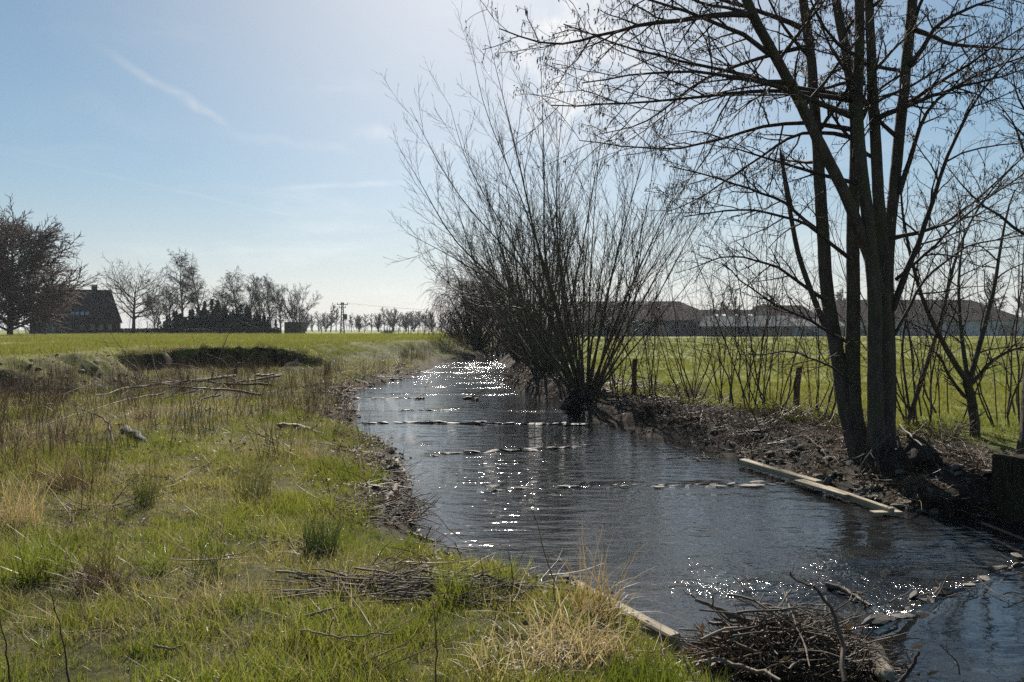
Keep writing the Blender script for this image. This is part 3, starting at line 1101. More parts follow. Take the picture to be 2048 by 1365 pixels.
def heap(name, label, spots, sizes, origin):
    root = thing(name, label, 'stone heap', origin, 'loose stones heaped on the banks')
    o0 = np.array(origin)
    for (x, y, z), s in zip(spots, sizes):
        lay(root, CHUNK[rng.integers(8)], np.array([x, y, z]) - o0, (s, s, s * rng.uniform(.7, 1)), rng.uniform(0, 6.28), tilt=.4)


def bank_spots(n, y0, y1, side, d0, d1):
    y = rng.uniform(y0, y1, n)
    d = d0 + (d1 - d0) * rng.random(n) ** 1.3
    x = np.interp(y, XR_Y, XR_X) + d if side > 0 else np.interp(y, XL_Y, XL_X) - d
    return np.stack([x, y, land(x, y) + .02], -1)


sp = bank_spots(120, 9.2, 13.2, 1, .02, 1.3)
heap('riprap', 'grey broken stones heaped behind the plank below the big alder', sp, rng.uniform(.05, .13, 120), (4.9, 10.5, 0))
sp = bank_spots(60, 13.0, 22, 1, .0, 1.1)
heap('riprap', 'dark stones along the right shore between plank and willow', sp, rng.uniform(.05, .12, 60), (3.6, 15, 0))
sp = bank_spots(85, 8.6, 14.5, -1, .02, .5)
heap('riprap', 'grey stones tumbled along the left shore beside the leaning log', sp, rng.uniform(.05, .11, 85), (-1.7, 10.5, 0))
sp = bank_spots(60, 17, 36, -1, -.05, .5)
heap('riprap', 'dark stones edging the far left shore', sp, rng.uniform(.08, .17, 60), (-4.6, 22, 0))
n = 560
x, y = rng.uniform(-17, -10.5, n), rng.uniform(17.5, 32, n)
k = land(x, y, True)
q = (k['s'] / k['w'] > -.3) & (k['s'] / k['w'] < .9) & (k['w'] > 1.6)
sp = np.stack([x, y, k['z']], -1)[q]
heap('riprap', 'grey rubble on the slope below the field at the left', sp, rng.uniform(.05, .2, len(sp)), (-14, 23, .8))


# ---------------------------------------------------------------- timber in and beside the water
def beam(parent, name, a, b, w, h, mat, wob=.004, smooth=False):
    a, b = np.array(a, float), np.array(b, float)
    d = b - a
    L_ = np.linalg.norm(d)
    o = Geo().box((0, 0, 0), (L_, w, h), wob=wob).build(name, mat, parent, smooth)
    o.location = tuple((a + b) / 2)
    o.rotation_euler = (0, -math.asin(d[2] / L_), math.atan2(d[1], d[0]))
    bv = o.modifiers.new('bevel', 'BEVEL')
    bv.width, bv.segments = min(w, h) * .12, 1
    return o


def plank_thing(label, pts, w, h, z, mat=M_PLANK, name='plank', cat='plank'):
    a, b = at(*pts[0], z), at(*pts[1], z)
    o = beam(None, name, a, b, w, h, mat)
    return tag(o, label, cat, 'loose timber along the shores')


plank_thing('thick pale plank end nearest the willow along the right shore', ((1484, 923), (1640, 968)), .13, .09, .09)
plank_thing('flat board overlapping the thick plank at the right shore', ((1598, 962), (1700, 992)), .17, .035, .09)
plank_thing('long thin board running to the sheet piling at the right shore', ((1655, 978), (1785, 1024)), .07, .09, .07)
plank_thing('short board lying across the end of the long thin board', ((1745, 1026), (1800, 1024)), .12, .03, .05)
plank_thing('narrow pale board at the water edge of the left shore', ((786, 915), (806, 946)), .1, .04, .05)
for lab, px, py, sz in (('dark wet slab standing proud in the stone row by the right plank', 1322, 973, (.12, .07, .07)), ('broad pale slab lying in the stone row near the right plank', 1505, 970, (.26, .12, .05)),
                        ('low wet slab left of the broad pale one in the stone row', 1440, 971, (.16, .09, .035)), ('long pale slab in the second stone row, right half', 1060, 900, (.3, .1, .05))):
    o = put('slab', FLAT[len(lab) % 6], None, None, tuple(at(px, py, .02)), (0, 0, rng.normal(0, .15)), sz)
    tag(o, lab, 'slab', 'single slabs in the stream')

root = thing('timber_outlet', 'old timber box and beam under dry reed at the near left shore', 'timber outlet', tuple(at(1200, 1215, .1)))
o0 = np.array(root.location)
A, B, Cc = at(1145, 1178, .2), at(1352, 1297, .13), at(1100, 1206, .12)
beam(root, 'beam', A - o0, B - o0 + np.array([0, 0, .03]), .11, .13, M_PLANK)
beam(root, 'beam', A - o0 + np.array([-.05, -.07, -.13]), B - o0 + np.array([-.05, -.07, -.15]), .06, .2, M_OLDWOOD)
t = (B - A) / np.linalg.norm(B - A)
nrm = np.array([t[1], -t[0], 0])
if nrm[1] > 0:
    nrm = -nrm
for i in range(4):
    s = A + t * (.07 + .13 * i) + nrm * .22 - o0
    o = beam(root, 'board', s - nrm * .17, s + nrm * .15, .11, .03, M_OLDWOOD)
beam(root, 'post', A - o0 + nrm * .35 + np.array([0, 0, -.4]), A - o0 + nrm * .35 + np.array([0, 0, .08]), .09, .09, M_OLDWOOD)
beam(root, 'post', A - o0 + np.array([-.06, .03, -.4]), A - o0 + np.array([-.06, .03, .1]), .09, .09, M_OLDWOOD)

# sheet piling of upright boards and the block above it
root = thing('board_revetment', 'upright weathered boards shoring the bank under the square block', 'revetment', (5.6, 9.2, 0))
for i in range(5):
    x = 5.18 + i * .13
    y = np.interp(x, [5.1, 5.5, 7.8], [9.3, 9.14, 9.0])
    o = Geo().box((0, 0, 0), (.14, .045, .55), wob=.008).build('board', M_BLOCK, root, False)
    o.location = (x - 5.6, y - 9.2 + rng.normal(0, .012), -.06 + rng.normal(0, .03))
    o.rotation_euler = (rng.normal(0, .02), rng.normal(0, .03), rng.normal(0, .05))
root = thing('timber_abutment', 'dark weathered squared timbers standing upright in a block at the right edge', 'timber abutment', (6.7, 8.92, 0))
for i in range(6):
    w = rng.uniform(.2, .27)
    me = Geo().box((0, 0, 0), (w, .3 + rng.uniform(0, .1), 1.15), wob=.016).build('post', M_BLOCK, root, False)
    me.location = (-.68 + i * .25, rng.normal(0, .02), .2 + rng.normal(0, .025))
    me.rotation_euler = (rng.normal(0, .02), rng.normal(0, .015), rng.normal(0, .05))
    bv = me.modifiers.new('bevel', 'BEVEL')
    bv.width, bv.segments = .025, 2

# fence posts by the right field
for px, py0, py1, lab, lean in ((1268, 718, 792, 'brown wooden fence post beside the willow', .02), (1592, 735, 818, 'leaning wooden fence post in the scrub left of the alder', .07)):
    b = at(px, py1, .5)
    b[2] = land(b[0], b[1])
    top = atd(px, py0, b[1])
    h = top[2] - b[2]
    P = np.array([b - [0, 0, .2], b + [lean * .3, 0, h * .5], b + [lean, 0, h * .97], b + [lean, 0, h], b + [lean, 0, h + .002]]) - b
    o = Geo().tubes(P, np.array([.07, .068, .066, .05, .001]), 9, .06).build('fence_post', M_BRAMBLE, None, False)
    o.location = tuple(b)
    tag(o, lab, 'fence post', 'fence posts by the right field')


# ---------------------------------------------------------------- trees
def line_geo(groups):
    g = Geo()
    for P, Rd, s in groups:
        g.tubes(P, Rd, s)
    return g


def build_alder():
    base = np.array([5.6, 11.3, .3])
    root = thing('alder_tree', 'tall many-trunked alder hung with catkins on the right bank', 'tree', tuple(base))
    T = [  # picture line, start depth, end depth, radius at foot, radius at the frame top
        ([(1735, 965), (1716, 900), (1698, 857), (1689, 813), (1683, 769), (1676, 725), (1673, 682), (1665, 638), (1651, 600), (1648, 505), (1642, 396), (1633, 264), (1626, 154), (1618, 88), (1607, 0)], 11.5, 12.3, .15, .072),
        ([(1757, 590), (1747, 527), (1725, 483), (1699, 409), (1664, 334), (1629, 264), (1607, 215), (1576, 163), (1545, 101), (1505, 35), (1494, 0)], 11.1, 10.3, .105, .062),
        ([(1735, 950), (1711, 883), (1707, 835), (1705, 770), (1706, 690), (1708, 600), (1705, 527), (1706, 420), (1710, 330), (1712, 240), (1703, 176), (1694, 114), (1681, 53), (1672, 0)], 11.5, 12.2, .15, .066),
        ([(1752, 965), (1752, 879), (1750, 813), (1750, 700), (1749, 600), (1743, 505), (1736, 440), (1723, 352), (1716, 264), (1714, 176), (1720, 88), (1719, 0)], 11.0, 10.8, .135, .066),
        ([(1775, 965), (1774, 879), (1774, 813), (1772, 700), (1769, 600), (1765, 484), (1757, 396), (1754, 308), (1745, 176), (1741, 88), (1738, 0)], 11.15, 11.5, .135, .066),
        ([(1778, 900), (1780, 800), (1780, 700), (1776, 600), (1775, 505), (1779, 462), (1789, 374), (1798, 286), (1811, 154), (1820, 70), (1825, 0)], 11.4, 12.0, .11, .088),
        ([(1650, 655), (1624, 589), (1593, 497), (1576, 396), (1557, 282), (1556, 280)], 11.6, 11.3, .055, .03)]
    Ps, Rs = [], []
    for i, (pp, y0, y1, r0, r1) in enumerate(T):
        P = pxline(pp, y0, y1, 22)
        if i != 6:
            d = norm(P[-1] - P[-4])
            ext = growline(P[-1:], d[None], 4.6, 9, .03, .03)[0][1:]
            r = np.concatenate([np.linspace(r0, r1, 22) , np.linspace(r1, .02, 8)])
            P = np.concatenate([P, ext])
        else:
            r = np.linspace(r0, r1, 22)
            P[-1], r[-1] = P[-2] + [0, 0, .005], .002
        if i in (0, 2, 3, 4):
            r[:4] *= np.array([1.5, 1.28, 1.12, 1.04])
        Ps.append(P)
        Rs.append(r)
        P2 = resample(P, len(P) * 3, 0)
        r2 = np.interp(np.linspace(0, 1, len(P2)), np.linspace(0, 1, len(r)), r)
        # fine unevenness of the stem
        r2 = r2 * .85
        P2 = P2 + np.stack([vnoise(P2[:, 2], P2[:, 2] * 0 + i, .5, 50) * .012, vnoise(P2[:, 2], P2[:, 2] * 0 + i, .4, 51) * .012, 0 * r2], -1)
        g = Geo().tubes(P2 - base, r2, 14, .035)
        g.build('trunk', M_ALDER, root)
    main_groups, tw_groups = [], []
    # the limbs one can follow in the photograph
    LIMBS = [
        ([(1500, 30), (1400, 30), (1250, 62), (1100, 92), (1000, 58)], 10.3, 9.4, .05),
        ([(1690, 195), (1560, 172), (1440, 140), (1300, 120), (1130, 60)], 11.9, 10.2, .05),
        ([(1712, 235), (1600, 190), (1500, 162), (1340, 150), (1165, 175)], 10.9, 9.6, .05),
        ([(1720, 205), (1560, 175), (1420, 190), (1280, 205), (1110, 210)], 11.0, 9.9, .045),
        ([(1705, 260), (1590, 235), (1480, 262), (1360, 300), (1150, 280)], 12.0, 12.6, .045),
        ([(1700, 275), (1600, 260), (1500, 330), (1400, 400), (1330, 430)], 12.0, 13.0, .04),
        ([(1630, 90), (1500, 120), (1400, 160), (1300, 250), (1200, 270)], 12.2, 12.8, .045),
        ([(1560, 120), (1470, 60), (1350, 15), (1180, -30)], 10.5, 9.6, .045),
        ([(1610, 60), (1520, 20), (1380, -20), (1240, -70)], 12.3, 12, .05),
        ([(1645, 470), (1560, 400), (1440, 360), (1330, 330)], 11.6, 11.0, .035),
        ([(1655, 600), (1560, 520), (1470, 490), (1380, 520)], 11.6, 12.2, .035),
        ([(1700, 520), (1620, 450), (1500, 420), (1380, 440)], 11.3, 10.4, .035),
        ([(1705, 690), (1620, 640), (1540, 600), (1440, 520)], 11.3, 10.5, .03),
        ([(1705, 770), (1640, 720), (1560, 705), (1490, 712)], 11.4, 11.0, .022),
        ([(1782, 620), (1850, 440), (1890, 310), (1940, 210), (2010, 120), (2080, 60)], 11.4, 10.7, .06),
        ([(1795, 390), (1850, 210), (1920, 170), (2000, 130), (2110, 90)], 11.7, 11.4, .05),
        ([(1750, 240), (1830, 200), (1930, 170), (2060, 140)], 11.2, 10.2, .05),
        ([(1779, 478), (1880, 450), (1950, 400), (2060, 300)], 11.6, 12.2, .04),
        ([(1822, 130), (1880, 40), (1960, 10), (2080, -30)], 11.8, 11.0, .05),
        ([(1830, 60), (1900, 90), (2000, 100), (2100, 110)], 11.8, 12.6, .045),
        ([(1790, 560), (1860, 500), (1930, 420), (2060, 330)], 11.5, 11.0, .03),
        ([(1790, 670), (1850, 560), (1930, 500), (2000, 480), (2070, 470)], 11.5, 12.0, .03)]
    for pp, y0, y1, r0 in LIMBS:
        P = pxline(pp, y0, y1, 14)[None]
        P = P + np.cumsum(rng.normal(0, .012, P.shape), 1)
        main_groups.append((P, taper(1, 14, r0, .008, .7), 7))
    # further limbs all round, mostly high
    full = [(P, r) for i, (P, r) in enumerate(zip(Ps, Rs)) if i < 6]
    for P, r in full:
        C, Rc = sprout(P[None], r[None], 9, .45, .97, 62, 12, 2.3, 10, .015, .09, .4, .006, .55, .045, absL=1.25)
        main_groups.append((C, Rc, 6))
    crown = Geo()
    cat_st = []
    for P, Rd, s in main_groups:
        crown.tubes(P, Rd, s)
        n2 = 15 if len(P) == 1 else 8
        C, Rc = sprout(P, Rd, n2, .2, 1.0, 46, 12, .34, 7, .0, .12, .6, .0045, .45, .016)
        crown.tubes(C, Rc, 4)
        tw_groups.append((C, Rc))
        D, Rd_ = sprout(C, Rc, 6, .15, 1, 42, 14, .42, 5, -.02, .18, .7, .0028, .4, .007)
        crown.tubes(D, Rd_, 3)
        E, Re = sprout(D, Rd_, 1, .3, 1, 40, 15, .45, 4, -.03, .2, .8, .0022, .3, .004)
        crown.tubes(E, Re, 3)
        cat_st.append(np.concatenate([D[:, -1], D[:, 3], E[:, -1], E[:, -2]]))
    crown.build('crown', M_TWIG, root, loc=tuple(-base))
    # catkins and little cones, hanging in bunches from the twig ends
    st = np.concatenate(cat_st)
    hi = sstep(3.0, 5.2, st[:, 2])
    st = st[rng.random(len(st)) < .7 * hi + .03]
    st = st + rng.normal(0, .012, st.shape)
    n = len(st)
    P = growline(st, np.stack([rng.normal(0, .25, n), rng.normal(0, .25, n), -np.ones(n)], -1), rng.uniform(.04, .085, n), 3, -.2, .08)
    w = np.array([.0025, .0058, .002])
    cat = Geo().tubes(P, np.outer(rng.uniform(.8, 1.25, n), w), 3)
    sel = rng.random(n) < .3
    m = sel.sum()
    Pc = growline(st[sel] + rng.normal(0, .03, (m, 3)), rng.normal(size=(m, 3)), .022, 3, 0, 0)
    cat.tubes(Pc, np.outer(np.ones(m), np.array([.004, .0105, .004])), 4)
    tag(cat.build('catkins', M_CATKIN, root, loc=tuple(-base)), kind='stuff')
    # earth and roots washed out under the foot
    g = Geo()
    nu, nv = 34, 20
    u, v = np.meshgrid(np.linspace(0, 2 * np.pi, nu, endpoint=False), np.linspace(0, 1, nv))
    u, v = u.ravel(), v.ravel()
    rr = (1 - v) ** .45
    x = np.cos(u) * rr * .66
    y = np.sin(u) * rr * .6
    z = v * .85
    k = 1 + .42 * vnoise(np.cos(u) * 2, np.sin(u) * 2 + z * 3, .7, 61) + .16 * vnoise(np.cos(u) * 6, np.sin(u) * 6 + z * 9, .7, 62)
    V = np.stack([x * k + .14, y * k - .78, z - .46 + .1 * vnoise(x, y, .16, 63) - .25 * np.maximum(x, 0)], -1)
    i = (np.arange(nv - 1) * nu)[:, None]
    j = np.arange(nu)[None]
    Q = np.stack([i + j, i + (j + 1) % nu, i + nu + (j + 1) % nu, i + nu + j], -1).reshape(-1, 4)
    g.poly(V, Q).build('root_mound', M_EARTH, root)
    rt = Geo()
    n = 26
    a = rng.uniform(-2.9, .4, n)
    st = np.stack([.1 + .25 * np.cos(a), -.3 + .25 * np.sin(a), rng.uniform(.1, .5, n)], -1)
    D = np.stack([np.cos(a), np.sin(a), np.full(n, -.1)], -1)
    P = growline(st, D, rng.uniform(.6, 1.2, n), 8, -.28, .18)
    rt.tubes(P, taper(n, 8, .024, .005), 6)
    C, Rc = sprout(P, taper(n, 8, .035, .006), 4, .3, 1, 40, 15, .4, 5, -.2, .2, .5, .003)
    rt.tubes(C, Rc, 3)
    rt.build('roots', M_ALDER, root)


build_alder()


def willow(name, label, base, stems, rad, mat, twmat, k1=9, k2=6, extra=None, group='willows lining the right bank', low=.25, tw=.0035, cat='tree', k3=2):
    """a many-stemmed willow: stems = list of lines with radii"""
    base = np.asarray(base, float)
    root = thing(name, label, cat, tuple(base), group)
    g, c = Geo(), Geo()
    P = np.stack(stems)
    Rd = taper(len(P), P.shape[1], rad, .005, .6)
    for p, r in zip(P, Rd):
        g.tubes(p[None], r[None], 7, .03)
    A, Ra = sprout(P, Rd, k1, low, 1.0, 32, 9, .26, 7, .07, .06, .5, tw * 1.5, .45, .016)
    c.tubes(A, Ra, 4)
    B, Rb = sprout(A, Ra, k2, .15, 1, 32, 10, .42, 5, .07, .08, .6, tw, .4, .008)
    c.tubes(B, Rb, 3)
    if k3:
        D, Rc = sprout(B, Rb, k3, .2, .9, 30, 10, .45, 4, .08, .1, .7, tw * .8, .4, .005)
        c.tubes(D, Rc, 3)
    g.build('trunk', mat, root, loc=tuple(-base))
    c.build('crown', twmat, root, loc=tuple(-base))
    return root


def fan_stems(base, n, L0, L1, leanmax, npt=14, up=.02, foot=.3, az=None, elong=(1, 1)):
    a = rng.uniform(0, 6.28, n) if az is None else az
    ln = R(leanmax) * rng.random(n) ** .8
    D = np.stack([np.sin(ln) * np.cos(a) * elong[0], np.sin(ln) * np.sin(a) * elong[1], np.cos(ln)], -1)
    st = np.asarray(base) + np.stack([np.cos(a) * foot * elong[0] * rng.random(n), np.sin(a) * foot * elong[1] * rng.random(n), rng.uniform(-.1, .25, n)], -1)
    return [p for p in growline(st, D, rng.uniform(L0, L1, n), npt, up, .035)]


def build_willows():
    # the big one in front, with the stems one can follow
    b = np.array([2.1, 21.6, .25])
    LN = [
        ([(1150, 775), (1080, 640), (960, 545), (870, 495), (810, 465)], 21.5, 20.0), ([(1150, 775), (1075, 560), (935, 420), (885, 345), (850, 275), (820, 215)], 21.5, 20.5),
        ([(1155, 775), (1100, 560), (1045, 400), (975, 240), (950, 160), (945, 90)], 21.6, 21.4), ([(1158, 775), (1070, 480), (1040, 330), (1000, 170), (975, 70)], 21.6, 22.5),
        ([(1160, 775), (1085, 520), (1090, 350), (1085, 220), (1080, 90)], 21.6, 21.0), ([(1165, 775), (1120, 560), (1110, 400), (1120, 260), (1135, 130)], 21.8, 22.8),
        ([(1175, 775), (1180, 560), (1190, 400), (1200, 280)], 21.7, 21.0), ([(1180, 775), (1210, 600), (1250, 450), (1290, 300), (1320, 240)], 21.6, 21.0),
        ([(1185, 775), (1240, 620), (1310, 470), (1360, 370), (1370, 290)], 21.7, 21.2), ([(1190, 775), (1260, 650), (1330, 520), (1390, 440)], 21.8, 22.6),
        ([(1145, 775), (1040, 600), (900, 480), (845, 370), (800, 300)], 21.6, 22.6), ([(1150, 775), (1060, 650), (950, 590), (880, 560), (840, 520)], 21.6, 20.6),
        ([(1150, 775), (1085, 600), (1000, 440), (930, 330), (900, 210)], 21.7, 23.0)]
    stems = [pxline(pp, y0, y1, 14) for pp, y0, y1 in LN]
    stems += fan_stems(b, 26, 4.5, 8.0, 46, 14, .012, .45, elong=(1, .9))
    rad = np.concatenate([rng.uniform(.045, .07, len(LN)), rng.uniform(.022, .05, 26)])
    root = willow('willow_tree', 'big many-stemmed bare willow leaning over the stream in the middle', b, stems, rad, M_WILLOW, M_WTWIG, 12, 8, k3=1, tw=.0034, low=.3)
    # the old stool it grows from
    g = Geo()
    nu, nv = 28, 14
    u, v = np.meshgrid(np.linspace(0, 2 * np.pi, nu, endpoint=False), np.linspace(0, 1, nv))
    u, v = u.ravel(), v.ravel()
    rr = (1 - v ** 2) ** .5
    k = 1 + .25 * vnoise(np.cos(u) * 2, np.sin(u) * 2 + v * 3, .7, 71)
    V = np.stack([np.cos(u) * rr * .75 * k + .1, np.sin(u) * rr * .6 * k, v * .75 - .3 + .06 * vnoise(u, v * 5, .4, 72)], -1)
    i = (np.arange(nv - 1) * nu)[:, None]
    j = np.arange(nu)[None]
    Q = np.stack([i + j, i + (j + 1) % nu, i + nu + (j + 1) % nu, i + nu + j], -1).reshape(-1, 4)
    g.poly(V, Q).build('stool', M_EARTH, root)
    # dark log and root lumps at its foot
    a, c = at(1180, 805, .1), at(1262, 838, .05)
    P = resample([a, (a + c) / 2 + np.array([0, 0, .12]), c], 10)
    o = Geo().tubes(P - a, np.r_[.05, np.linspace(.26, .18, 8), .04], 10, .12).build('fallen_log', M_EARTH, None)
    o.location = tuple(a + np.array([0, 0, .1]))
    tag(o, 'dark rotten log lying at the foot of the middle willow', 'log', 'dead wood along the stream')
    # the row behind it
    for bx, by, n, h, lab, mt in ((1.3, 28.5, 28, 9.4, 'second willow of the row, dense and grey, just behind the front one', M_WTWIG),
                                  (1.0, 36, 26, 10.4, 'third willow of the row, dense with fine twigs, behind the second', M_WTWIG),
                                  (.4, 46, 28, 9.2, 'reddish willow at the far end of the row before the weeping one', M_RED)):
        b = np.array([bx, by, land(bx, by)])
        st = fan_stems(b, n, h * .6, h, 52, 12, .022, .5)
        willow('willow_tree', lab, b, st, rng.uniform(.03, .09, n), M_WILLOW, mt, 11, 7, k3=1, tw=.0046 if by < 32 else .006, low=.2)
    # weeping willow at the bend
    b = np.array([-3.0, 63.0, .6])
    root = thing('weeping_willow', 'weeping willow trailing its twigs at the bend of the stream', 'tree', tuple(b), 'willows lining the right bank')
    T = np.stack(fan_stems(b, 10, 5.2, 7.4, 46, 10, .0, .3))
    Rt = taper(10, 10, .14, .03)
    g = Geo().tubes(T, Rt, 7)
    A, Ra = sprout(T, Rt, 9, .35, 1, 55, 15, .45, 7, -.02, .1, .5, .012, .3, .04)
    c = Geo().tubes(A, Ra, 4)
    B, Rb = sprout(A, Ra, 13, .1, 1, 50, 20, .95, 8, -.26, .06, .6, .009, .2, .014)
    c.tubes(B, Rb, 3)
    D, Rd = sprout(B, Rb, 3, .1, .7, 30, 20, .6, 5, -.3, .06, .7, .008, .2, .011)
    c.tubes(D, Rd, 3)
    g.build('trunk', M_WILLOW, root, loc=tuple(-b))
    c.build('crown', M_RED, root, loc=tuple(-b))
    # shrubs closing the view down the stream
    for i, (x, y, h, lab) in enumerate(((-1.2, 64, 5.0, 'low dark shrub filling the bend below the weeping willow'), (1.8, 60, 4.4, 'low dark shrub on the right side of the stream bend'),
                                       (-4.2, 70, 4.4, 'dark shrub on the left side of the stream bend'), (1.2, 53, 3.0, 'brown shrub on the right bank under the reddish willow'), (2.0, 41, 3.0, 'twiggy shrub between the third willow and the field'))):
        b = np.array([x, y, land(x, y) - .1])
        st = fan_stems(b, 90, h * .55, h, 62, 8, .03, 1.5)
        willow('shrub', lab, b, st, rng.uniform(.015, .035, 90), M_SHRUB, M_RED, 6, 5, group='bare shrubs along the stream', k3=0, tw=.012, low=.1, cat='shrub')


build_willows()


def build_scrub():
    rows = [  # px, py of foot, height, stems, lean, label
        (1235, 790, 2.6, 14, 34, 'thin shrub between the middle willow and the brown fence post'),
        (1305, 800, 2.9, 12, 34, 'sparse shrub just right of the brown fence post'),
        (1385, 806, 3.3, 14, 32, 'bare shrub arching over the litter bank, third right of the willow'),
        (1452, 812, 3.2, 12, 30, 'bare sapling clump near the middle of the right bank'),
        (1500, 818, 4.0, 12, 24, 'upright bare sapling clump left of the leaning fence post'),
        (1548, 822, 3.6, 12, 28, 'slim bare shrub close beside the leaning fence post'),
        (1632, 835, 3.0, 10, 30, 'low bare shrub right at the foot of the alder, willow side'),
        (1830, 850, 3.6, 10, 26, 'slender sapling clump just right of the alder trunks'),
        (1880, 845, 3.2, 10, 32, 'thin shrub between the alder and the forked tree'),
        (2000, 855, 3.4, 9, 24, 'thin sapling clump between forked tree and frame edge block'),
        (2050, 830, 3.4, 9, 24, 'bare sapling farthest right, behind the square block')]
    for px, py, h, n, lean, lab in rows:
        b = at(px, py, .5)
        b[2] = land(b[0], b[1]) - .03
        n, h, lean = int(n * .9), h * rng.uniform(1.2, 1.75), lean + 3
        st = fan_stems(b, n, h * .45, h, lean, 11, .012, .4)
        root = thing('sapling', lab, 'shrub', tuple(b), 'bare shrubs on the right bank')
        P = np.stack(st)
        P = P + np.cumsum(rng.normal(0, .03, P.shape), 1)
        Rd = taper(n, 11, rng.uniform(.008, .02, n), .0025)
        g = Geo().tubes(P, Rd, 6)
        A, Ra = sprout(P, Rd, 8, .15, 1, 46, 14, .38, 7, .02, .13, .55, .003, .4, .008)
        c = Geo().tubes(A, Ra, 4)
        B, Rb = sprout(A, Ra, 4, .2, 1, 45, 12, .42, 4, .02, .15, .7, .0025, .4, .005)
        c.tubes(B, Rb, 3)
        g.build('stem', M_SHRUB, root, loc=tuple(-b))
        c.build('crown', M_SHRUB, root, loc=tuple(-b))
    # forked little tree at the right and the slim crossing one
    b = at(1952, 880, .45)
    root = thing('forked_tree', 'small crooked forked tree between the alder and the square block', 'tree', tuple(b))
    y = b[1]
    LN = [([(1952, 880), (1948, 830), (1942, 790), (1935, 760)], .085, .07, 0), ([(1936, 765), (1900, 715), (1862, 640), (1835, 560), (1806, 450), (1800, 340)], .05, .012, -.6),
          ([(1938, 765), (1960, 690), (1985, 600), (2005, 480), (2030, 380)], .05, .012, .6), ([(1940, 800), (1905, 770), (1880, 720), (1850, 690)], .035, .01, .3),
          ([(1935, 760), (1920, 680), (1915, 560), (1930, 460)], .04, .012, .9), ([(1942, 770), (1975, 730), (2020, 700), (2090, 690)], .035, .01, -.5)]
    g, c = Geo(), Geo()
    for pp, r0, r1, dy in LN:
        P = pxline(pp, y, y + dy, 12)[None]
        P[:, 1:-1] += np.cumsum(rng.normal(0, .008, (1, 10, 3)), 1)
        Rd = taper(1, 12, r0, r1)
        g.tubes(P, Rd, 8, .05)
        if r0 < .1:
            A, Ra = sprout(P, Rd, 11, .15, 1, 48, 12, .34, 7, .02, .14, .55, .004, .4, .015)
            c.tubes(A, Ra, 4)
            B, Rb = sprout(A, Ra, 6, .2, 1, 42, 12, .4, 5, .02, .15, .7, .003, .4, .006)
            c.tubes(B, Rb, 3)
    g.build('trunk', M_ALDER, root, loc=tuple(-b))
    c.build('crown', M_TWIG, root, loc=tuple(-b))
    b = at(1812, 855, .45)
    root = thing('slim_tree', 'slim dark leaning tree rising just right of the alder trunks', 'tree', tuple(b))
    g, c = Geo(), Geo()
    for pp, r0 in (([(1812, 855), (1850, 740), (1890, 620), (1905, 520), (1960, 400), (2050, 310)], .05), ([(1820, 830), (1800, 690), (1830, 560), (1850, 430)], .025)):
        P = pxline(pp, b[1], b[1] + .8, 14)[None]
        Rd = taper(1, 14, r0, .01)
        g.tubes(P, Rd, 8)
        A, Ra = sprout(P, Rd, 14, .25, 1, 48, 12, .28, 7, .02, .14, .55, .004, .4, .015)
        c.tubes(A, Ra, 4)
        B, Rb = sprout(A, Ra, 7, .2, 1, 42, 12, .4, 5, .02, .15, .7, .003, .4, .006)
        c.tubes(B, Rb, 3)
    g.build('trunk', M_ALDER, root, loc=tuple(-b))
    c.build('crown', M_TWIG, root, loc=tuple(-b))
    b = at(2062, 915, .45)
    root = thing('alder_tree', 'dark trunk half cut off at the right picture edge behind the square block', 'tree', tuple(b))
    g, c = Geo(), Geo()
    P = np.concatenate([pxline([(2062, 925), (2064, 780), (2082, 600), (2110, 300)], b[1], b[1] + .4, 12), growline(np.array([atd(2112, 280, b[1] + .4)]), np.array([[.15, .1, 1]]), 4.5, 7, .02, .04)[0]])[None]
    Rd = taper(1, P.shape[1], .16, .02)
    Rd[0, 0] *= 1.4
    g.tubes(P, Rd, 10, .05)
    A, Ra = sprout(P, Rd, 22, .3, 1, 60, 12, 2.2, 9, .02, .1, .4, .005, .5, .03, absL=1.0)
    c.tubes(A, Ra, 5)
    B, Rb = sprout(A, Ra, 9, .2, 1, 45, 12, .36, 6, .0, .14, .6, .004, .4, .01)
    c.tubes(B, Rb, 3)
    D, Rd_ = sprout(B, Rb, 5, .2, 1, 42, 12, .42, 4, -.01, .18, .7, .003, .4, .006)
    c.tubes(D, Rd_, 3)
    g.build('trunk', M_ALDER, root, loc=tuple(-b))
    c.build('crown', M_TWIG, root, loc=tuple(-b))
    # brown bramble tangle along the litter bank
    for px, py, s, lab in ((1360, 800, .8, 'brown bramble tangle on the bank right of the fence post'), (1560, 838, .7, 'low bramble tangle at the foot of the leaning fence post'),
                           (1690, 850, .6, 'bramble tangle against the foot of the alder'), (1880, 880, .6, 'bramble tangle right of the alder roots')):
        b = at(px, py, .45)
        b[2] = land(b[0], b[1])
        n = 70
        a = rng.uniform(0, 6.28, n)
        stt = b + np.stack([np.cos(a) * .4 * rng.random(n), np.sin(a) * .3 * rng.random(n), np.zeros(n)], -1)
        P = growline(stt, np.stack([np.cos(a), np.sin(a) * .6, rng.uniform(.8, 2, n)], -1), s * rng.uniform(.5, 1.2, n), 7, -.16, .16)
        o = Geo().tubes(P - b, taper(n, 7, .005, .0025), 3).build('bramble', M_BRAMBLE, None, loc=tuple(b))
        tag(o, lab, 'bramble', 'brambles on the right bank')


build_scrub()


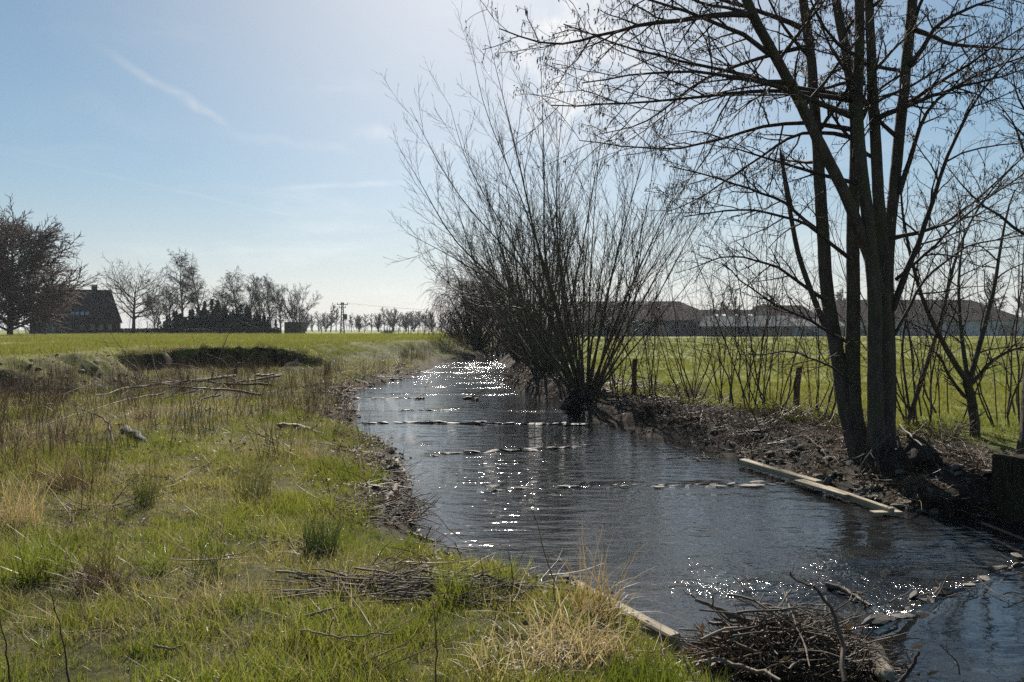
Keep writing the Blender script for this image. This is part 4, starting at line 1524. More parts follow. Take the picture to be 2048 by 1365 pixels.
# ---------------------------------------------------------------- distance: house, barns, trees, pole
def bare_tree(h, spread, tr, n1, k2, k3, tfrac, a1, up2, up3, twig, multi=1, rf=.5):
    T = growline(np.zeros((multi, 3)) + rng.normal(0, .15 * (multi > 1), (multi, 3)) * [1, 1, 0], np.stack([rng.normal(0, .03 + .28 * (multi > 1), multi), rng.normal(0, .03 + .28 * (multi > 1), multi), np.ones(multi)], -1), h * .93, 10, .01, .035)
    Rt = taper(multi, 10, tr, twig * 2, .8)
    trunk = Geo().tubes(T, Rt, 7)
    c = Geo()
    twig = twig * 1.5
    A, Ra = sprout(T, Rt, n1, tfrac, .97, a1, 10, spread, 8, up2, .08, rf, twig * 1.4, .5, tr * .4, absL=1.0)
    c.tubes(A, Ra, 4)
    B, Rb = sprout(A, Ra, k2, .2, 1, 42, 14, .42, 6, up3, .1, .6, twig, .35, tr * .15)
    c.tubes(B, Rb, 3)
    D, Rd = sprout(B, Rb, k3, .15, 1, 40, 14, .45, 4, up3, .12, .7, twig * .8, .3, twig * 1.3)
    c.tubes(D, Rd, 3)
    return trunk, c


def plant_tree(name, label, x, y, geos, tm, cm, group=None, cat='tree', z=None):
    z = float(land(x, y)) if z is None else z
    root = thing(name, label, cat, (x, y, z - .05), group)
    geos[0].build('trunk', tm, root)
    geos[1].build('crown', cm, root)
    return root


def xat(px, y):
    return (px - 1024) / F * y


def gz(px, py, y):
    return float(atd(px, py, y)[2])


def build_distance():
    G = 'trees round the farmhouse'
    y = 112.
    plant_tree('beech_tree', 'huge dense reddish bare tree hiding the left end of the farmhouse', xat(20, y), y, bare_tree(17, 10.2, .45, 84, 17, 9, .03, 64, .02, .01, .034, rf=.42), M_RED, M_RED, G)
    y = 106.
    plant_tree('beech_tree', 'lower reddish bare tree in front of the huge one at the picture edge', xat(-70, y), y, bare_tree(14, 8.5, .4, 50, 13, 8, .03, 68, .02, .01, .034, rf=.42), M_RED, M_RED, G)
    y = 150.
    plant_tree('maple_tree', 'lone round bare tree standing just right of the farmhouse', xat(267, y), y, bare_tree(11.5, 10.5, .42, 26, 11, 6, .24, 54, .02, .02, .018, rf=.6), M_FARTWIG, M_FARTWIG, G)
    for px, h, sp, lab in ((366, 16, 6, 'tallest bare birch with trailing twigs and two dark nests'), (402, 14.5, 5.2, 'second bare birch close beside the tallest one'), (476, 12.2, 5, 'leaning bare birch in the middle of the tree group')):
        y = 150. + rng.uniform(-4, 4)
        t = plant_tree('birch_tree', lab, xat(px, y), y, bare_tree(h, sp, .3, 32, 12, 8, .28, 42, .015, -.16, .015, rf=.5), M_FARTWIG, M_FARTWIG, G)
        if px == 366:
            for dx, dz in ((-1.0, -1.7), (1.1, -1.5)):
                me = stone_geo(9 + int(abs(dz) * 10), .42, 2, .8)
                o = me.build('nest', M_EARTH, None, loc=(xat(px, y) + dx, y, 1.5 + h + dz))
                tag(o, 'dark twig nest high in the tallest birch, ' + ('left one' if dx < 0 else 'right one'), 'nest', 'nests in the tallest birch')
    for px, h, lab in ((310, 8, 'thin bare tree between the round tree and the tallest birch'), (340, 9, 'slim bare tree just left of the tallest birch'), (445, 9, 'small bare tree between the second birch and the leaning birch'),
                       (500, 11.3, 'bare tree directly right of the leaning birch'), (520, 12, 'tall upright bare tree right of the leaning birch'), (543, 11, 'bare tree at the right shoulder of the group'), (562, 9.5, 'lower bare tree before the spreading willow-like one')):
        y = 152. + rng.uniform(-6, 6)
        plant_tree('bare_tree', lab, xat(px, y), y, bare_tree(h, 4.0, .18, 32, 10, 6, .2, 38, .04, .02, .015, rf=.5), M_FARTWIG, M_FARTWIG, G)
    y = 150.
    plant_tree('bare_tree', 'spreading many-stemmed bare tree closing the group at its right end', xat(592, y), y, bare_tree(9.6, 3.6, .12, 13, 8, 5, .12, 30, .05, .03, .014, 7), M_FARTWIG, M_FARTWIG, G)
    # evergreens: dark crowns of many small sprays
    ev = []
    for v in range(3):
        nb = 9
        cs = []
        for q in range(nb):
            m = 330
            hh = rng.uniform(.45, 1.0) if q else 1.0
            cx, cy = rng.normal(0, .2, 2) if q else (0, 0)
            t = rng.random(m) ** .85
            a = rng.uniform(0, 6.28, m)
            r = (1 - t) ** .9 * rng.uniform(.14, .24) * (.75 + .5 * rng.random()) * np.sqrt(rng.uniform(.1, 1.25, m)) * (1 + .35 * np.sin(t * 30 + q))
            cs.append(np.stack([cx + r * np.cos(a), cy + r * np.sin(a), hh * (.02 + t * .98)], -1))
        c = np.concatenate(cs)
        n = len(c)
        a = rng.uniform(0, 6.28, n)
        s = rng.uniform(.025, .06, n)[:, None]
        u = norm(np.stack([np.cos(a), np.sin(a), rng.normal(-.3, .3, n)], -1)) * s
        w = norm(np.cross(u, rng.normal(size=(n, 3)))) * s * .5
        V = np.stack([c - u, c + w, c + u, c - w], 1).reshape(-1, 3)
        me = mesh_data('crown', V, [np.arange(n * 4).reshape(-1, 4)], False)
        me.materials.append(M_NEEDLE)
        ev.append(me)
    tm = Geo().tubes(np.array([[0, 0, -.05], [0, 0, .3], [0, 0, .8]]), np.array([.03, .025, .005]), 6).data('trunk')
    tm.materials.append(M_EARTH)
    ORD = ('first', 'second', 'third', 'fourth', 'fifth', 'sixth', 'seventh', 'eighth', 'ninth', 'tenth', 'eleventh', 'twelfth', 'thirteenth', 'fourteenth')
    for i, px in enumerate((334, 348, 362, 380, 396, 410, 424, 436, 450, 466, 482, 498, 514, 530)):
        y = 146. + rng.uniform(-3, 3)
        h = (3.6, 4.6, 4.0, 4.8, 5.2, 6.4, 7.0, 5.8, 4.2, 4.8, 5.8, 5.2, 4.4, 3.6)[i]
        x = xat(px, y)
        r_ = thing('evergreen', ('tallest dark evergreen of the row under the bare birches' if i == 6 else ORD[i] + ' dark evergreen from the left in the row under the bare birches'), 'evergreen', (x, y, float(land(x, y))), 'evergreens under the birches', (0, 0, rng.uniform(0, 6)))
        r_.scale = (h * 1.15, h * 1.15, h)
        put('crown', ev[i % 3], None, r_)
        put('trunk', tm, None, r_)
    # clipped hedge along the far edge of the field
    n = 9000
    x = rng.uniform(xat(225, 140), xat(560, 140), n)
    c = np.stack([x, 140 + rng.uniform(-.6, .6, n), 1.45 + rng.uniform(0, 1, n) ** .8 * (1.1 + .15 * vnoise(x, x * 0, 3, 80))], -1)
    s = rng.uniform(.08, .16, n)[:, None]
    u, w = norm(rng.normal(size=(n, 3))) * s, norm(rng.normal(size=(n, 3))) * s
    o0 = np.array([xat(400, 140), 140, 1.4])
    V = np.stack([c - u, c + w, c + u, c - w], 1).reshape(-1, 3) - o0
    o = put('hedge', mesh_data('hedge', V, [np.arange(n * 4).reshape(-1, 4)], False), M_HEDGE, None, tuple(o0))
    tag(o, 'long low dark hedge between the field and the farmhouse trees', 'hedge')

    # ---- farmhouse
    y = 150.
    x0, x1 = xat(152, y) - 8.2, xat(152, y) + 8.2
    zb = 1.45
    ze, zr = gz(100, 640, y), gz(100, 577, y)
    dep = 11.
    root = thing('farmhouse', 'dark brick farmhouse with a big tiled roof and two chimneys', 'house', ((x0 + x1) / 2, y, zb))
    root.rotation_euler = (0, 0, R(27))
    o0 = np.array(root.location)
    w = Geo().box(((x0 + x1) / 2 - o0[0], dep / 2, (ze - zb) / 2), (x1 - x0 - .6, dep, ze - zb))
    gable = lambda xx: [[xx - o0[0], .05, ze - zb], [xx - o0[0], dep - .05, ze - zb], [xx - o0[0], dep / 2, zr - zb - .1]]
    w.poly(gable(x0 + 1.9) + gable(x1 - 1.9), None, [[0, 1, 2], [3, 4, 5]])
    w.build('wall', M_BRICK, root, False)
    hw = (x1 - x0) / 2
    lean = 2.0
    rv = np.array([[-hw, -.5, ze - zb - .35], [hw, -.5, ze - zb - .35], [hw - lean, dep / 2, zr - zb], [-hw + lean, dep / 2, zr - zb], [hw, dep + .5, ze - zb - .35], [-hw, dep + .5, ze - zb - .35]])
    rv2 = rv - [0, 0, .22]
    rf = Geo().poly(np.concatenate([rv, rv2]), [[0, 1, 2, 3], [3, 2, 4, 5], [6, 9, 8, 7], [9, 11, 10, 8], [0, 6, 7, 1], [5, 4, 10, 11]], [[0, 3, 6], [3, 9, 6], [3, 5, 9], [5, 11, 9], [1, 7, 2], [7, 8, 2], [2, 8, 4], [8, 10, 4]])
    roof = rf.build('roof', M_ROOF, root, False)
    # courses of tiles as laid strips
    tl = Geo()
    nrow = 34
    for i in range(nrow):
        t0 = i / nrow
        yy = -.5 + (dep / 2 + .5) * (t0 + .5 / nrow)
        zz = ze - zb - .35 + (zr - ze + .35) * (t0 + .5 / nrow)
        ww = hw - lean * t0
        sl = math.atan2(zr - ze + .35, dep / 2 + .5)
        M = np.array(Matrix.Rotation(sl, 3, 'X'))
        tl.box((0, yy, zz + .05), (2 * ww - .05, .2, .05), M=M)
    tag(tl.build('tile_courses', M_ROOF, roof, False), kind='stuff')
    for px in (-2.9, 3.1):
        Geo().box((px, dep / 2, zr - zb + .3), (1.1, .8, 1.6)).build('chimney', M_BRICK, roof, False)
    for i, px in enumerate((-.6, .25, 1.1, 1.95)):
        t = .22
        yy, zz = -.5 + (dep / 2 + .5) * t, ze - zb - .35 + (zr - ze + .35) * t
        sl = math.atan2(zr - ze + .35, dep / 2 + .5)
        M = np.array(Matrix.Rotation(sl, 3, 'X'))
        Geo().box((px, yy - .06, zz + .16), (.6, .95, .1), M=M).build('skylight', M_PALEWALL, roof, False)
    for px, wd, hg in ((-4.3, 1.7, 2.0), (-2.2, .8, 1.3), (-1.1, .8, 1.3), (1.2, .8, 1.3), (2.9, .8, 1.3), (4.5, .8, 1.3), (6.1, .8, 1.3)):
        f = Geo().box((px, -.02, 1.35 if wd < 1 else 1.1), (wd, .1, hg)).build('window' if wd < 1 else 'door', M_BARNWALL if wd < 1 else M_STEEL, root, False)
        if wd < 1:
            for s in (-1, 1):
                Geo().box((px + s * wd * .23, -.08, 1.35), (wd * .38, .05, hg * .86)).build('pane', M_GLASS, f, False)
    s = Geo().box((0, 0, 1.2), (3.4, 3, 2.4)).build('shed', M_OLDWOOD, None, False, loc=(xat(590, 149), 149, 1.45))
    tag(s, 'small dark shed under the spreading tree at the end of the hedge', 'shed')

    # ---- transformer pole with wires
    y = 175.
    b = np.array([xat(685, y), y, 1.5])
    zt = gz(685, 605, y)
    H = zt - b[2]
    root = thing('transformer_pole', 'lattice power pole carrying a transformer above the field', 'power pole', tuple(b))
    g = Geo()
    for sx in (-1, 1):
        for sy in (-1, 1):
            g.tubes(np.array([[sx * .42, sy * .42, 0], [sx * .16, sy * .16, H]]), np.array([.075, .06]), 4)
    for i in range(11):
        z0, z1 = H * i / 11, H * (i + 1) / 11
        w0, w1 = .42 - .26 * i / 11, .42 - .26 * (i + 1) / 11
        for sy in (-1, 1):
            s = 1 if i % 2 else -1
            g.tubes(np.array([[-w0 * s, sy * w0, z0], [w1 * s, sy * w1, z1]]), np.array([.04, .04]), 4)
            g.tubes(np.array([[sy * w0, -w0 * s, z0], [sy * w1, w1 * s, z1]]), np.array([.04, .04]), 4)
    g.build('mast', M_STEEL, root, False)
    Geo().box((0, 0, H - .55), (2.6, .16, .16)).build('crossarm', M_STEEL, root, False)
    Geo().box((0, 0, H - 1.3), (1.6, .14, .14)).build('crossarm', M_STEEL, root, False)
    for dx in (-1.2, -.35, .35, 1.2):
        Geo().tubes(np.array([[dx, 0, H - .47], [dx, 0, H - .4], [dx, 0, H - .25], [dx, 0, H - .1]]), np.array([.04, .1, .07, .1]), 7).build('insulator', M_STEEL, root)
    for dx in (-.7, .7):
        Geo().tubes(np.array([[dx, 0, H - 1.25], [dx, 0, H - 1.0], [dx, 0, H - .85]]), np.array([.05, .1, .07]), 7).build('insulator', M_STEEL, root)
    tr = Geo().box((.62, 0, H * .53), (.85, .9, 1.25)).build('transformer', M_STEEL, root, False)
    for i in range(6):
        Geo().box((.25 + .15 * i, -.5, H * .53), (.05, .12, 1.0)).build('fin', M_STEEL, tr, False)
    Geo().box((.5, 0, H * .53 - .75), (1.1, .8, .1)).build('bracket', M_STEEL, root, False)
    e = np.array([xat(960, 215), 215., gz(880, 622, 215)])
    for i, dx in enumerate((-1.2, .35, 1.2)):
        a = b + np.array([dx, 0, H - .12])
        q = e + np.array([dx, 0, 0])
        t = np.linspace(0, 1, 20)
        P = a + (q - a) * t[:, None]
        P[:, 2] -= 4 * .55 * t * (1 - t)
        o = Geo().tubes(P - a, np.full(20, .018), 4).build('power_line', M_STEEL, None, loc=tuple(a))
        tag(o, ('left', 'middle', 'right')[i] + ' one of the thin power lines running from the pole to the willows', 'power line', 'power lines from the pole')

    # ---- far trees along the horizon: several kinds, copied
    kinds = [bare_tree(9, 3.4, .22, 20, 8, 5, .25, 45, .03, .02, .03), bare_tree(8, 3.2, .2, 18, 8, 5, .12, 40, .04, .03, .03, 4), bare_tree(11, 3.0, .22, 24, 7, 5, .2, 38, .02, .02, .03)]
    km = []
    for tr_, cr_ in kinds:
        a, c = tr_.data('trunk'), cr_.data('crown')
        a.materials.append(M_FARTWIG)
        c.materials.append(M_FARTWIG)
        km.append((a, c))
    far = [(612, 300, 1, .9), (625, 280, 0, .7), (638, 300, 2, .75), (652, 300, 1, .9), (661, 270, 2, .95), (672, 290, 0, 1.0), (703, 250, 0, .62), (718, 260, 1, .7), (729, 235, 0, .62), (743, 235, 2, .55), (757, 270, 1, .8),
           (770, 260, 2, .8), (786, 300, 1, 1.1), (800, 280, 0, .72), (812, 250, 1, .78), (828, 290, 1, .95), (840, 260, 0, .8), (850, 240, 2, .7), (862, 250, 1, .8)]
    na, nb_ = 0, 0
    for px, y, kd, s in far:
        if px > 690:
            nb_ += 1
            lab = ORD[nb_ - 1] + ' hazy bare tree on the horizon, counted rightwards from the power pole'
        else:
            na += 1
            lab = ORD[na - 1] + ' hazy bare tree on the horizon right of the shed, before the power pole'
        x = xat(px, y)
        r_ = thing('far_tree', lab, 'tree', (x, y, 1.45),
                   'hazy trees on the horizon' if px > 690 else 'hazy trees left of the pole', (0, 0, rng.uniform(0, 6)))
        r_.scale = (s * rng.uniform(.9, 1.2), s, s)
        put('trunk', km[kd][0], None, r_)
        put('crown', km[kd][1], None, r_)
    for px, y, kd, s, lab in ((1475, 255, 2, 1.6, 'bare tree rising behind the low middle barn roof'), (1535, 262, 0, 1.5, 'bare tree behind the stepped roof of the middle barn'), (1690, 258, 1, 1.8, 'bare tree behind the barns, seen between the alder trunks'),
                              (1985, 262, 0, 2.3, 'tall bare tree behind the hipped end of the right barn'), (2040, 258, 2, 2.0, 'bare tree behind the right barn at the picture edge'), (1450, 275, 1, 1.4, 'spreading bare tree beyond the gap after the left barn')):
        x = xat(px, y)
        r_ = thing('far_tree', lab, 'tree', (x, y, .6), 'trees behind the barns', (0, 0, rng.uniform(0, 6)))
        r_.scale = (s, s, s)
        put('trunk', km[kd][0], None, r_)
        put('crown', km[kd][1], None, r_)
    # far woods that read as one mass
    g = Geo()
    n = 330
    ang = rng.uniform(-.72, .78, n)
    dist = rng.uniform(480, 720, n)
    st = np.stack([np.tan(ang) * dist, dist, np.full(n, 1.0)], -1)
    T = growline(st, np.stack([rng.normal(0, .1, n), rng.normal(0, .1, n), np.ones(n)], -1), rng.uniform(6, 14, n) * (1 + .3 * vnoise(st[:, 0], st[:, 1] * 0, 40, 90)), 5, .02, .05)
    Rt = taper(n, 5, .25, .06)
    g.tubes(T, Rt, 3)
    A, Ra = sprout(T, Rt, 9, .1, 1, 42, 12, .38, 4, .06, .1, .6, .06, .4, .12)
    g.tubes(A, Ra, 3)
    B, Rb = sprout(A, Ra, 3, .2, 1, 42, 12, .5, 3, .05, .1, .8, .05, .3, .08)
    g.tubes(B, Rb, 3)
    tag(g.build('far_woods', M_FARTWIG, None), 'hazy bare woods along the whole horizon', kind='stuff')
    # fence posts across the far field
    for kk_, (px, y) in enumerate(((643, 140), (797, 118), (808, 112), (817, 106), (822, 102), (836, 98), (848, 94), (858, 90), (866, 86))):
        x = xat(px, y)
        z = float(land(x, y))
        o = Geo().tubes(np.array([[0, 0, -.2], [0, 0, .6], [.02, 0, 1.15], [.02, 0, 1.16]]), np.array([.06, .06, .055, .002]), 6).build('fence_post', M_OLDWOOD, None, loc=(x, y, z))
        tag(o, ORD[kk_ - 1] + ' thin post from the left of the fence before the weeping willow' if px > 700 else 'lone short post in the field left of the power pole', 'fence post', 'far fence posts' if px > 700 else None)
    b = np.array([xat(776, 135), 135., 1.45])
    st = fan_stems(b, 80, .7, 1.5, 70, 6, .02, 1.2)
    willow('shrub', 'small dark round bush alone in the far field', b, st, .02, M_SHRUB, M_SHRUB, 6, 4, group='bare shrubs in the field', k3=0, tw=.012, low=.1, cat='shrub')

    # ---- barns beyond the right field
    def barn(label, pxl, pxr, y, ry, ey, by, hipl, hipr, roofm, wallm, dep, extras=()):
        xl, xr = xat(pxl, y), xat(pxr, y)
        zb = .55
        zr_, ze_ = gz(0, ry, y + dep / 2), gz(0, ey, y)
        root = thing('barn', label, 'barn', ((xl + xr) / 2, y, zb), 'farm buildings beyond the right field')
        hw = (xr - xl) / 2
        Geo().box((0, dep / 2, (ze_ - zb) / 2), (2 * hw - .8, dep - .4, ze_ - zb)).build('wall', wallm, root, False)
        e = ze_ - zb
        r = zr_ - zb
        V = np.array([[-hw, -.4, e], [hw, -.4, e], [hw - hipr, dep / 2, r], [-hw + hipl, dep / 2, r], [hw, dep + .4, e], [-hw, dep + .4, e]])
        V = np.concatenate([V, V - [0, 0, .25]])
        rf = Geo().poly(V, [[0, 1, 2, 3], [3, 2, 4, 5], [6, 9, 8, 7], [9, 11, 10, 8], [0, 6, 7, 1], [5, 4, 10, 11]], [[0, 3, 5], [1, 4, 2], [6, 11, 9], [7, 8, 10]])
        rf.poly(np.array([V[1], V[7], V[10], V[4], V[0], V[5], V[11], V[6]]), [[0, 1, 2, 3], [4, 5, 6, 7]])
        ro = rf.build('roof', roofm, root, False)
        sl = math.atan2(r - e, dep / 2 + .4)
        M = np.array(Matrix.Rotation(sl, 3, 'X'))
        for px, t in extras:
            Geo().box((xat(px, y) - (xl + xr) / 2, -.4 + (dep / 2 + .4) * t, e + (r - e) * t + .1), (1.1, 2.2, .1), M=M).build('skylight', M_WHITE, ro, False)
        # doors and a gutter along the front
        Geo().box((0, -.55, e - .05), (2 * hw, .2, .18)).build('gutter', M_WHITE if roofm is M_SHEET else M_STEEL, root, False)
        k = max(2, int(hw / 5))
        for i in range(k):
            xx = -hw + (i + .5) * 2 * hw / k + rng.normal(0, .5)
            Geo().box((xx, .17, e * .36), (min(4, hw / k * 1.1), .12, e * .7)).build('door', M_STEEL if wallm is M_PALEWALL else M_GLASS, root, False)
        return root
    barn('long barn with a brown hipped roof behind the middle willow', 1120, 1450, 200, 603, 641, 668, 2, 9.5, M_BARNROOF, M_BARNWALL, 26)
    barn('low barn with skylights in its brown roof between the two taller barns', 1395, 1560, 214, 620, 646, 668, .5, .5, M_BARNROOF, M_BARNWALL, 16, [(1425, .5), (1440, .5), (1456, .5), (1480, .5), (1510, .5)])
    barn('tall brown barn whose ridge steps up left of the alder trunks', 1515, 1650, 222, 611, 640, 668, 3, 3, M_BARNROOF, M_BARNWALL, 20)
    barn('low open shed with a pale sheet roof in front of the brown barns', 1415, 1600, 188, 632, 652, 670, .5, .5, M_SHEET, M_BARNWALL, 9)
    barn('pale walled low building in front of the barns left of the alder', 1590, 1690, 185, 638, 652, 670, .3, .3, M_SHEET, M_PALEWALL, 8)
    barn('long pale walled barn with a brown hipped roof right of the alder', 1690, 2058, 195, 600, 641, 670, 3, 8, M_BARNROOF, M_PALEWALL, 24)


build_distance()


# ---------------------------------------------------------------- dead wood, stick heaps, tussocks and stalks near the camera
def branch_thing(label, pp, z0, z1, r0, r1, mat, name='fallen_branch', kids=5, kl=.4, cat='branch', ground=True, group='dead branches lying about'):
    W = [at(p[0], p[1], z0 + (z1 - z0) * t) for p, t in zip(pp, np.linspace(0, 1, len(pp)))]
    P = resample(W, 14, 1)
    sl = np.linalg.norm(P[-1] - P[0]) / 13
    P[1:-1] += rng.normal(0, min(.008 + r0 * .25, sl * .16), (12, 3))
    Rd = taper(1, 14, r0, r1)[0]
    if r1 > .02:
        Rd[-1] = Rd[0] = .3 * r1
    o0 = P[0].copy()
    root = thing(name, label, cat, tuple(o0), group)
    Geo().tubes(P - o0, Rd, 8, .08).build('limb', mat, root)
    if kids:
        A, Ra = sprout(P[None] - o0, Rd[None], kids, .2, 1, 45, 15, kl, 7, .01, .16, .5, .003, .3, r0 * .5)
        c = Geo().tubes(A, Ra, 5)
        B, Rb = sprout(A, Ra, 4, .2, 1, 40, 15, .45, 5, .01, .18, .6, .0022, .3, .006)
        c.tubes(B, Rb, 3)
        tag(c.build('twigs', mat, root), kind='stuff')
    return root


def build_deadwood():
    b = branch_thing
    b('long bleached fallen branch reaching across the meadow in front of the cut bank', [(470, 752), (430, 758), (330, 765), (260, 775), (190, 790)], .65, .75, .06, .012, M_DEADWOOD, kids=15, kl=.3)
    b('bleached branch lying just below the long one, pointing at the camera', [(560, 752), (500, 760), (440, 772), (385, 785), (300, 800)], .6, .55, .045, .01, M_DEADWOOD, kids=14, kl=.3)
    b('dark fallen bough with many twigs lying behind the bleached branches', [(540, 770), (470, 768), (400, 762), (330, 768)], .6, .7, .04, .01, M_STICK, kids=14, kl=.3)
    b('dark bough arching over the grass in front of the bleached branches', [(520, 790), (450, 778), (380, 776), (280, 762)], .55, .95, .035, .008, M_STICK, kids=12, kl=.3)
    b('short thick bleached branch with bent fork left of the stump', [(440, 790), (400, 800), (385, 815)], .6, .5, .03, .008, M_DEADWOOD, kids=6, kl=.7)
    b('thin pale branch trailing to the left of the branch pile', [(330, 785), (250, 800), (150, 830), (90, 850)], .6, .7, .02, .006, M_DEADWOOD, kids=6)
    b('crooked pale branch standing up from the meadow below the pile', [(225, 888), (222, 860), (205, 835), (150, 810)], .5, 1.0, .022, .005, M_DEADWOOD, kids=6, kl=.35)
    b('dark branch lying in front of the cut bank, right of the stump', [(510, 752), (565, 748)], .62, .6, .05, .025, M_STICK, kids=0)
    b('short mossy log lying alone in the meadow', [(245, 860), (270, 873), (294, 886)], .55, .5, .09, .055, M_OLDWOOD, name='log', kids=0, cat='log')
    b('dark half buried log among the brown stalks near the left shore', [(553, 850), (600, 855), (650, 872)], .55, .4, .07, .04, M_STICK, name='log', kids=3, cat='log')
    b('peeled log leaning over the stones of the left shore', [(750, 1042), (768, 1010), (800, 968)], .25, .22, .042, .03, M_DEADWOOD, name='log', kids=0, cat='log')
    b('dark log poking into the water from the left shore', [(788, 1062), (830, 1072), (870, 1086)], .15, .08, .035, .022, M_STICK, name='log', kids=3, cat='log', kl=.5)
    b('long pale pole lying along the near left water edge', [(800, 1072), (865, 1118), (945, 1166)], .2, .08, .028, .024, M_DEADWOOD, name='pole', kids=0, cat='pole')
    b('dark wet branch beside the pole at the near left water edge', [(850, 1110), (890, 1128), (922, 1148)], .14, .1, .02, .01, M_STICK, kids=4)
    b('thin crooked branch leaning out over the water by the stick heap', [(1060, 1190), (1020, 1165), (998, 1145)], .2, .35, .014, .008, M_STICK, kids=2)
    b('pale stick in the grass below the stick heap', [(608, 1232), (640, 1225), (668, 1216)], .65, .66, .01, .007, M_DEADWOOD, kids=0)
    b('pale curved stick lying in the near grass', [(310, 1292), (345, 1298), (368, 1290)], .66, .66, .007, .004, M_DEADWOOD, kids=0)
    b('thin pale twig lying across the near meadow', [(600, 1262), (680, 1272), (790, 1268)], .66, .68, .006, .004, M_DEADWOOD, kids=2, kl=.25)
    b('dead twig sticking out of the water at the end of the far stone row', [(830, 798), (845, 790), (864, 777)], .03, .22, .02, .008, M_STICK, kids=3)
    b('clump of drift twigs stranded in midstream', [(925, 797), (940, 795), (958, 798)], .04, .06, .05, .03, M_STICK, kids=8, kl=1.0)
    b('dark drift branch stuck in the glittering riffle', [(1655, 1170), (1690, 1182), (1740, 1212)], .05, .03, .03, .012, M_STICK, kids=3)
    b('small drift branch on the left shingle spit', [(765, 760), (800, 757), (835, 756)], .12, .08, .04, .02, M_STICK, kids=4)
    b('thin dead branch propped on the right litter bank', [(1610, 872), (1640, 895), (1660, 915)], .5, .35, .014, .006, M_DEADWOOD, kids=2)
    b('long thin branches leaning from the alder roots to the boards', [(1800, 850), (1845, 895), (1885, 950)], .75, .4, .018, .008, M_STICK, kids=0)
    # upright broken stub in the meadow
    p = at(472, 752, .5)
    P = resample([p, p + [-.05, 0, .25], p + [.05, 0, .42], p + [.2, 0, .5]], 9)
    o = Geo().tubes(P - p, np.r_[np.linspace(.09, .06, 8), .01], 8, .15).build('broken_stub', M_STICK, None, loc=tuple(p))
    tag(o, 'gnarled dark stub standing at the end of the fallen branches', 'stump')

    # sticks piled up: each stick a part
    sticks = []
    for i in range(9):
        P = growline(np.array([[-.5, 0, 0]]), np.array([[1, 0, 0.]]), 1.0, 9, 0, .1)
        P = P - P.mean(1, keepdims=True)
        Rd = taper(1, 9, .012, .005)
        g = Geo().tubes(P, Rd, 5, .08)
        if i % 2:
            A, Ra = sprout(P, Rd, 3, .3, .9, 40, 12, .35, 4, 0, .15, .6, .003)
            g.tubes(A, Ra, 3)
        m1 = g.data('stick')
        m2 = m1.copy()
        m1.materials.append(M_STICK)
        m2.materials.append(M_DEADWOOD)
        sticks.append((m1, m2))

    def pile(label, c, rx, ry, h, n, L0, L1, pale, az, azj, name='stick_heap', tilt=.25, thick=(.4, 1.0)):
        root = thing(name, label, 'stick heap', tuple(c), 'heaps of drift sticks')
        for i in range(n):
            a, r = rng.uniform(0, 6.28), math.sqrt(rng.random())
            x, y = r * math.cos(a) * rx, r * math.sin(a) * ry
            z = h * (1 - r * r) * rng.uniform(.2, 1) + .015
            L_ = rng.uniform(L0, L1)
            th = rng.uniform(*thick)
            o = put('stick', sticks[rng.integers(9)][int(rng.random() < pale)], None, root, (x, y, z), (rng.uniform(0, 6), rng.normal(0, tilt), az + rng.normal(0, azj)), (L_, th, th))
        return root
    c = at(1580, 1335, .02)
    r1 = pile('brushwood dam of tangled sticks lodged at the near end of the sill', c, .62, .36, .38, 240, .25, .9, .2, -.35, .8, 'brushwood_pile', .3, (.3, .95))
    # matted rubbish inside it
    n = 3600
    a, r = rng.uniform(0, 6.28, n), np.sqrt(rng.random(n))
    st = np.stack([r * np.cos(a) * .6, r * np.sin(a) * .36, .28 * (1 - r * r) * rng.random(n)], -1)
    P = growline(st, rng.normal(size=(n, 3)) * [1, 1, .4], rng.uniform(.08, .3, n), 4, 0, .2)
    g = Geo().tubes(P, taper(n, 4, .0045, .002), 3)
    tag(g.build('debris', M_STALK, r1), kind='stuff')
    nn = 260
    cpos = np.stack([rng.normal(0, .3, nn), rng.normal(0, .18, nn), rng.uniform(.0, .26, nn)], -1)
    u, w = norm(rng.normal(size=(nn, 3))) * .045, norm(rng.normal(size=(nn, 3))) * .02
    V = np.stack([cpos - u, cpos + w, cpos + u, cpos - w], 1).reshape(-1, 3)
    tag(put('dead_leaves', mesh_data('dead_leaves', V, [np.arange(nn * 4).reshape(-1, 4)], False), M_LEAF, r1), kind='stuff')
    c = at(820, 1205, .45)
    c[2] = land(c[0], c[1])
    pile('flat heap of washed-up sticks on the near left bank', c, .85, .3, .08, 150, .3, 1.0, .45, .12, .25, tilt=.05, thick=(.3, .8))
    c = at(700, 1005, .45)
    c[2] = land(c[0], c[1])
    pile('scatter of pale reed stems and twigs left of the leaning log', c, .6, .6, .06, 70, .25, .7, .7, .3, .7, tilt=.06, thick=(.35, .8))
    c = at(800, 1030, .1)
    c[2] = max(land(c[0], c[1]), 0)
    pile('dark twigs caught among the stones below the leaning log', c, .35, .7, .12, 60, .25, .7, .2, .5, .8, tilt=.2, thick=(.5, 1.1))
    c = at(1440, 880, .3)
    c[2] = land(c[0], c[1])
    pile('dark drift twigs on the right shore between willow and plank', c, 1.0, .7, .1, 60, .4, 1.1, .2, -.4, .6, tilt=.1)

    c = np.array([3.7, 6.2, .06])
    pile('dark twigs and weed caught along the curved sill', c, 1.0, .15, .05, 16, .2, .6, .1, .65, .5, tilt=.05, thick=(.3, .6))
    # boughs reaching out of the brushwood
    b('forked pale bough reaching out of the brushwood towards the water', [(1500, 1245), (1450, 1225), (1390, 1200)], .25, .36, .022, .012, M_DEADWOOD, kids=3)
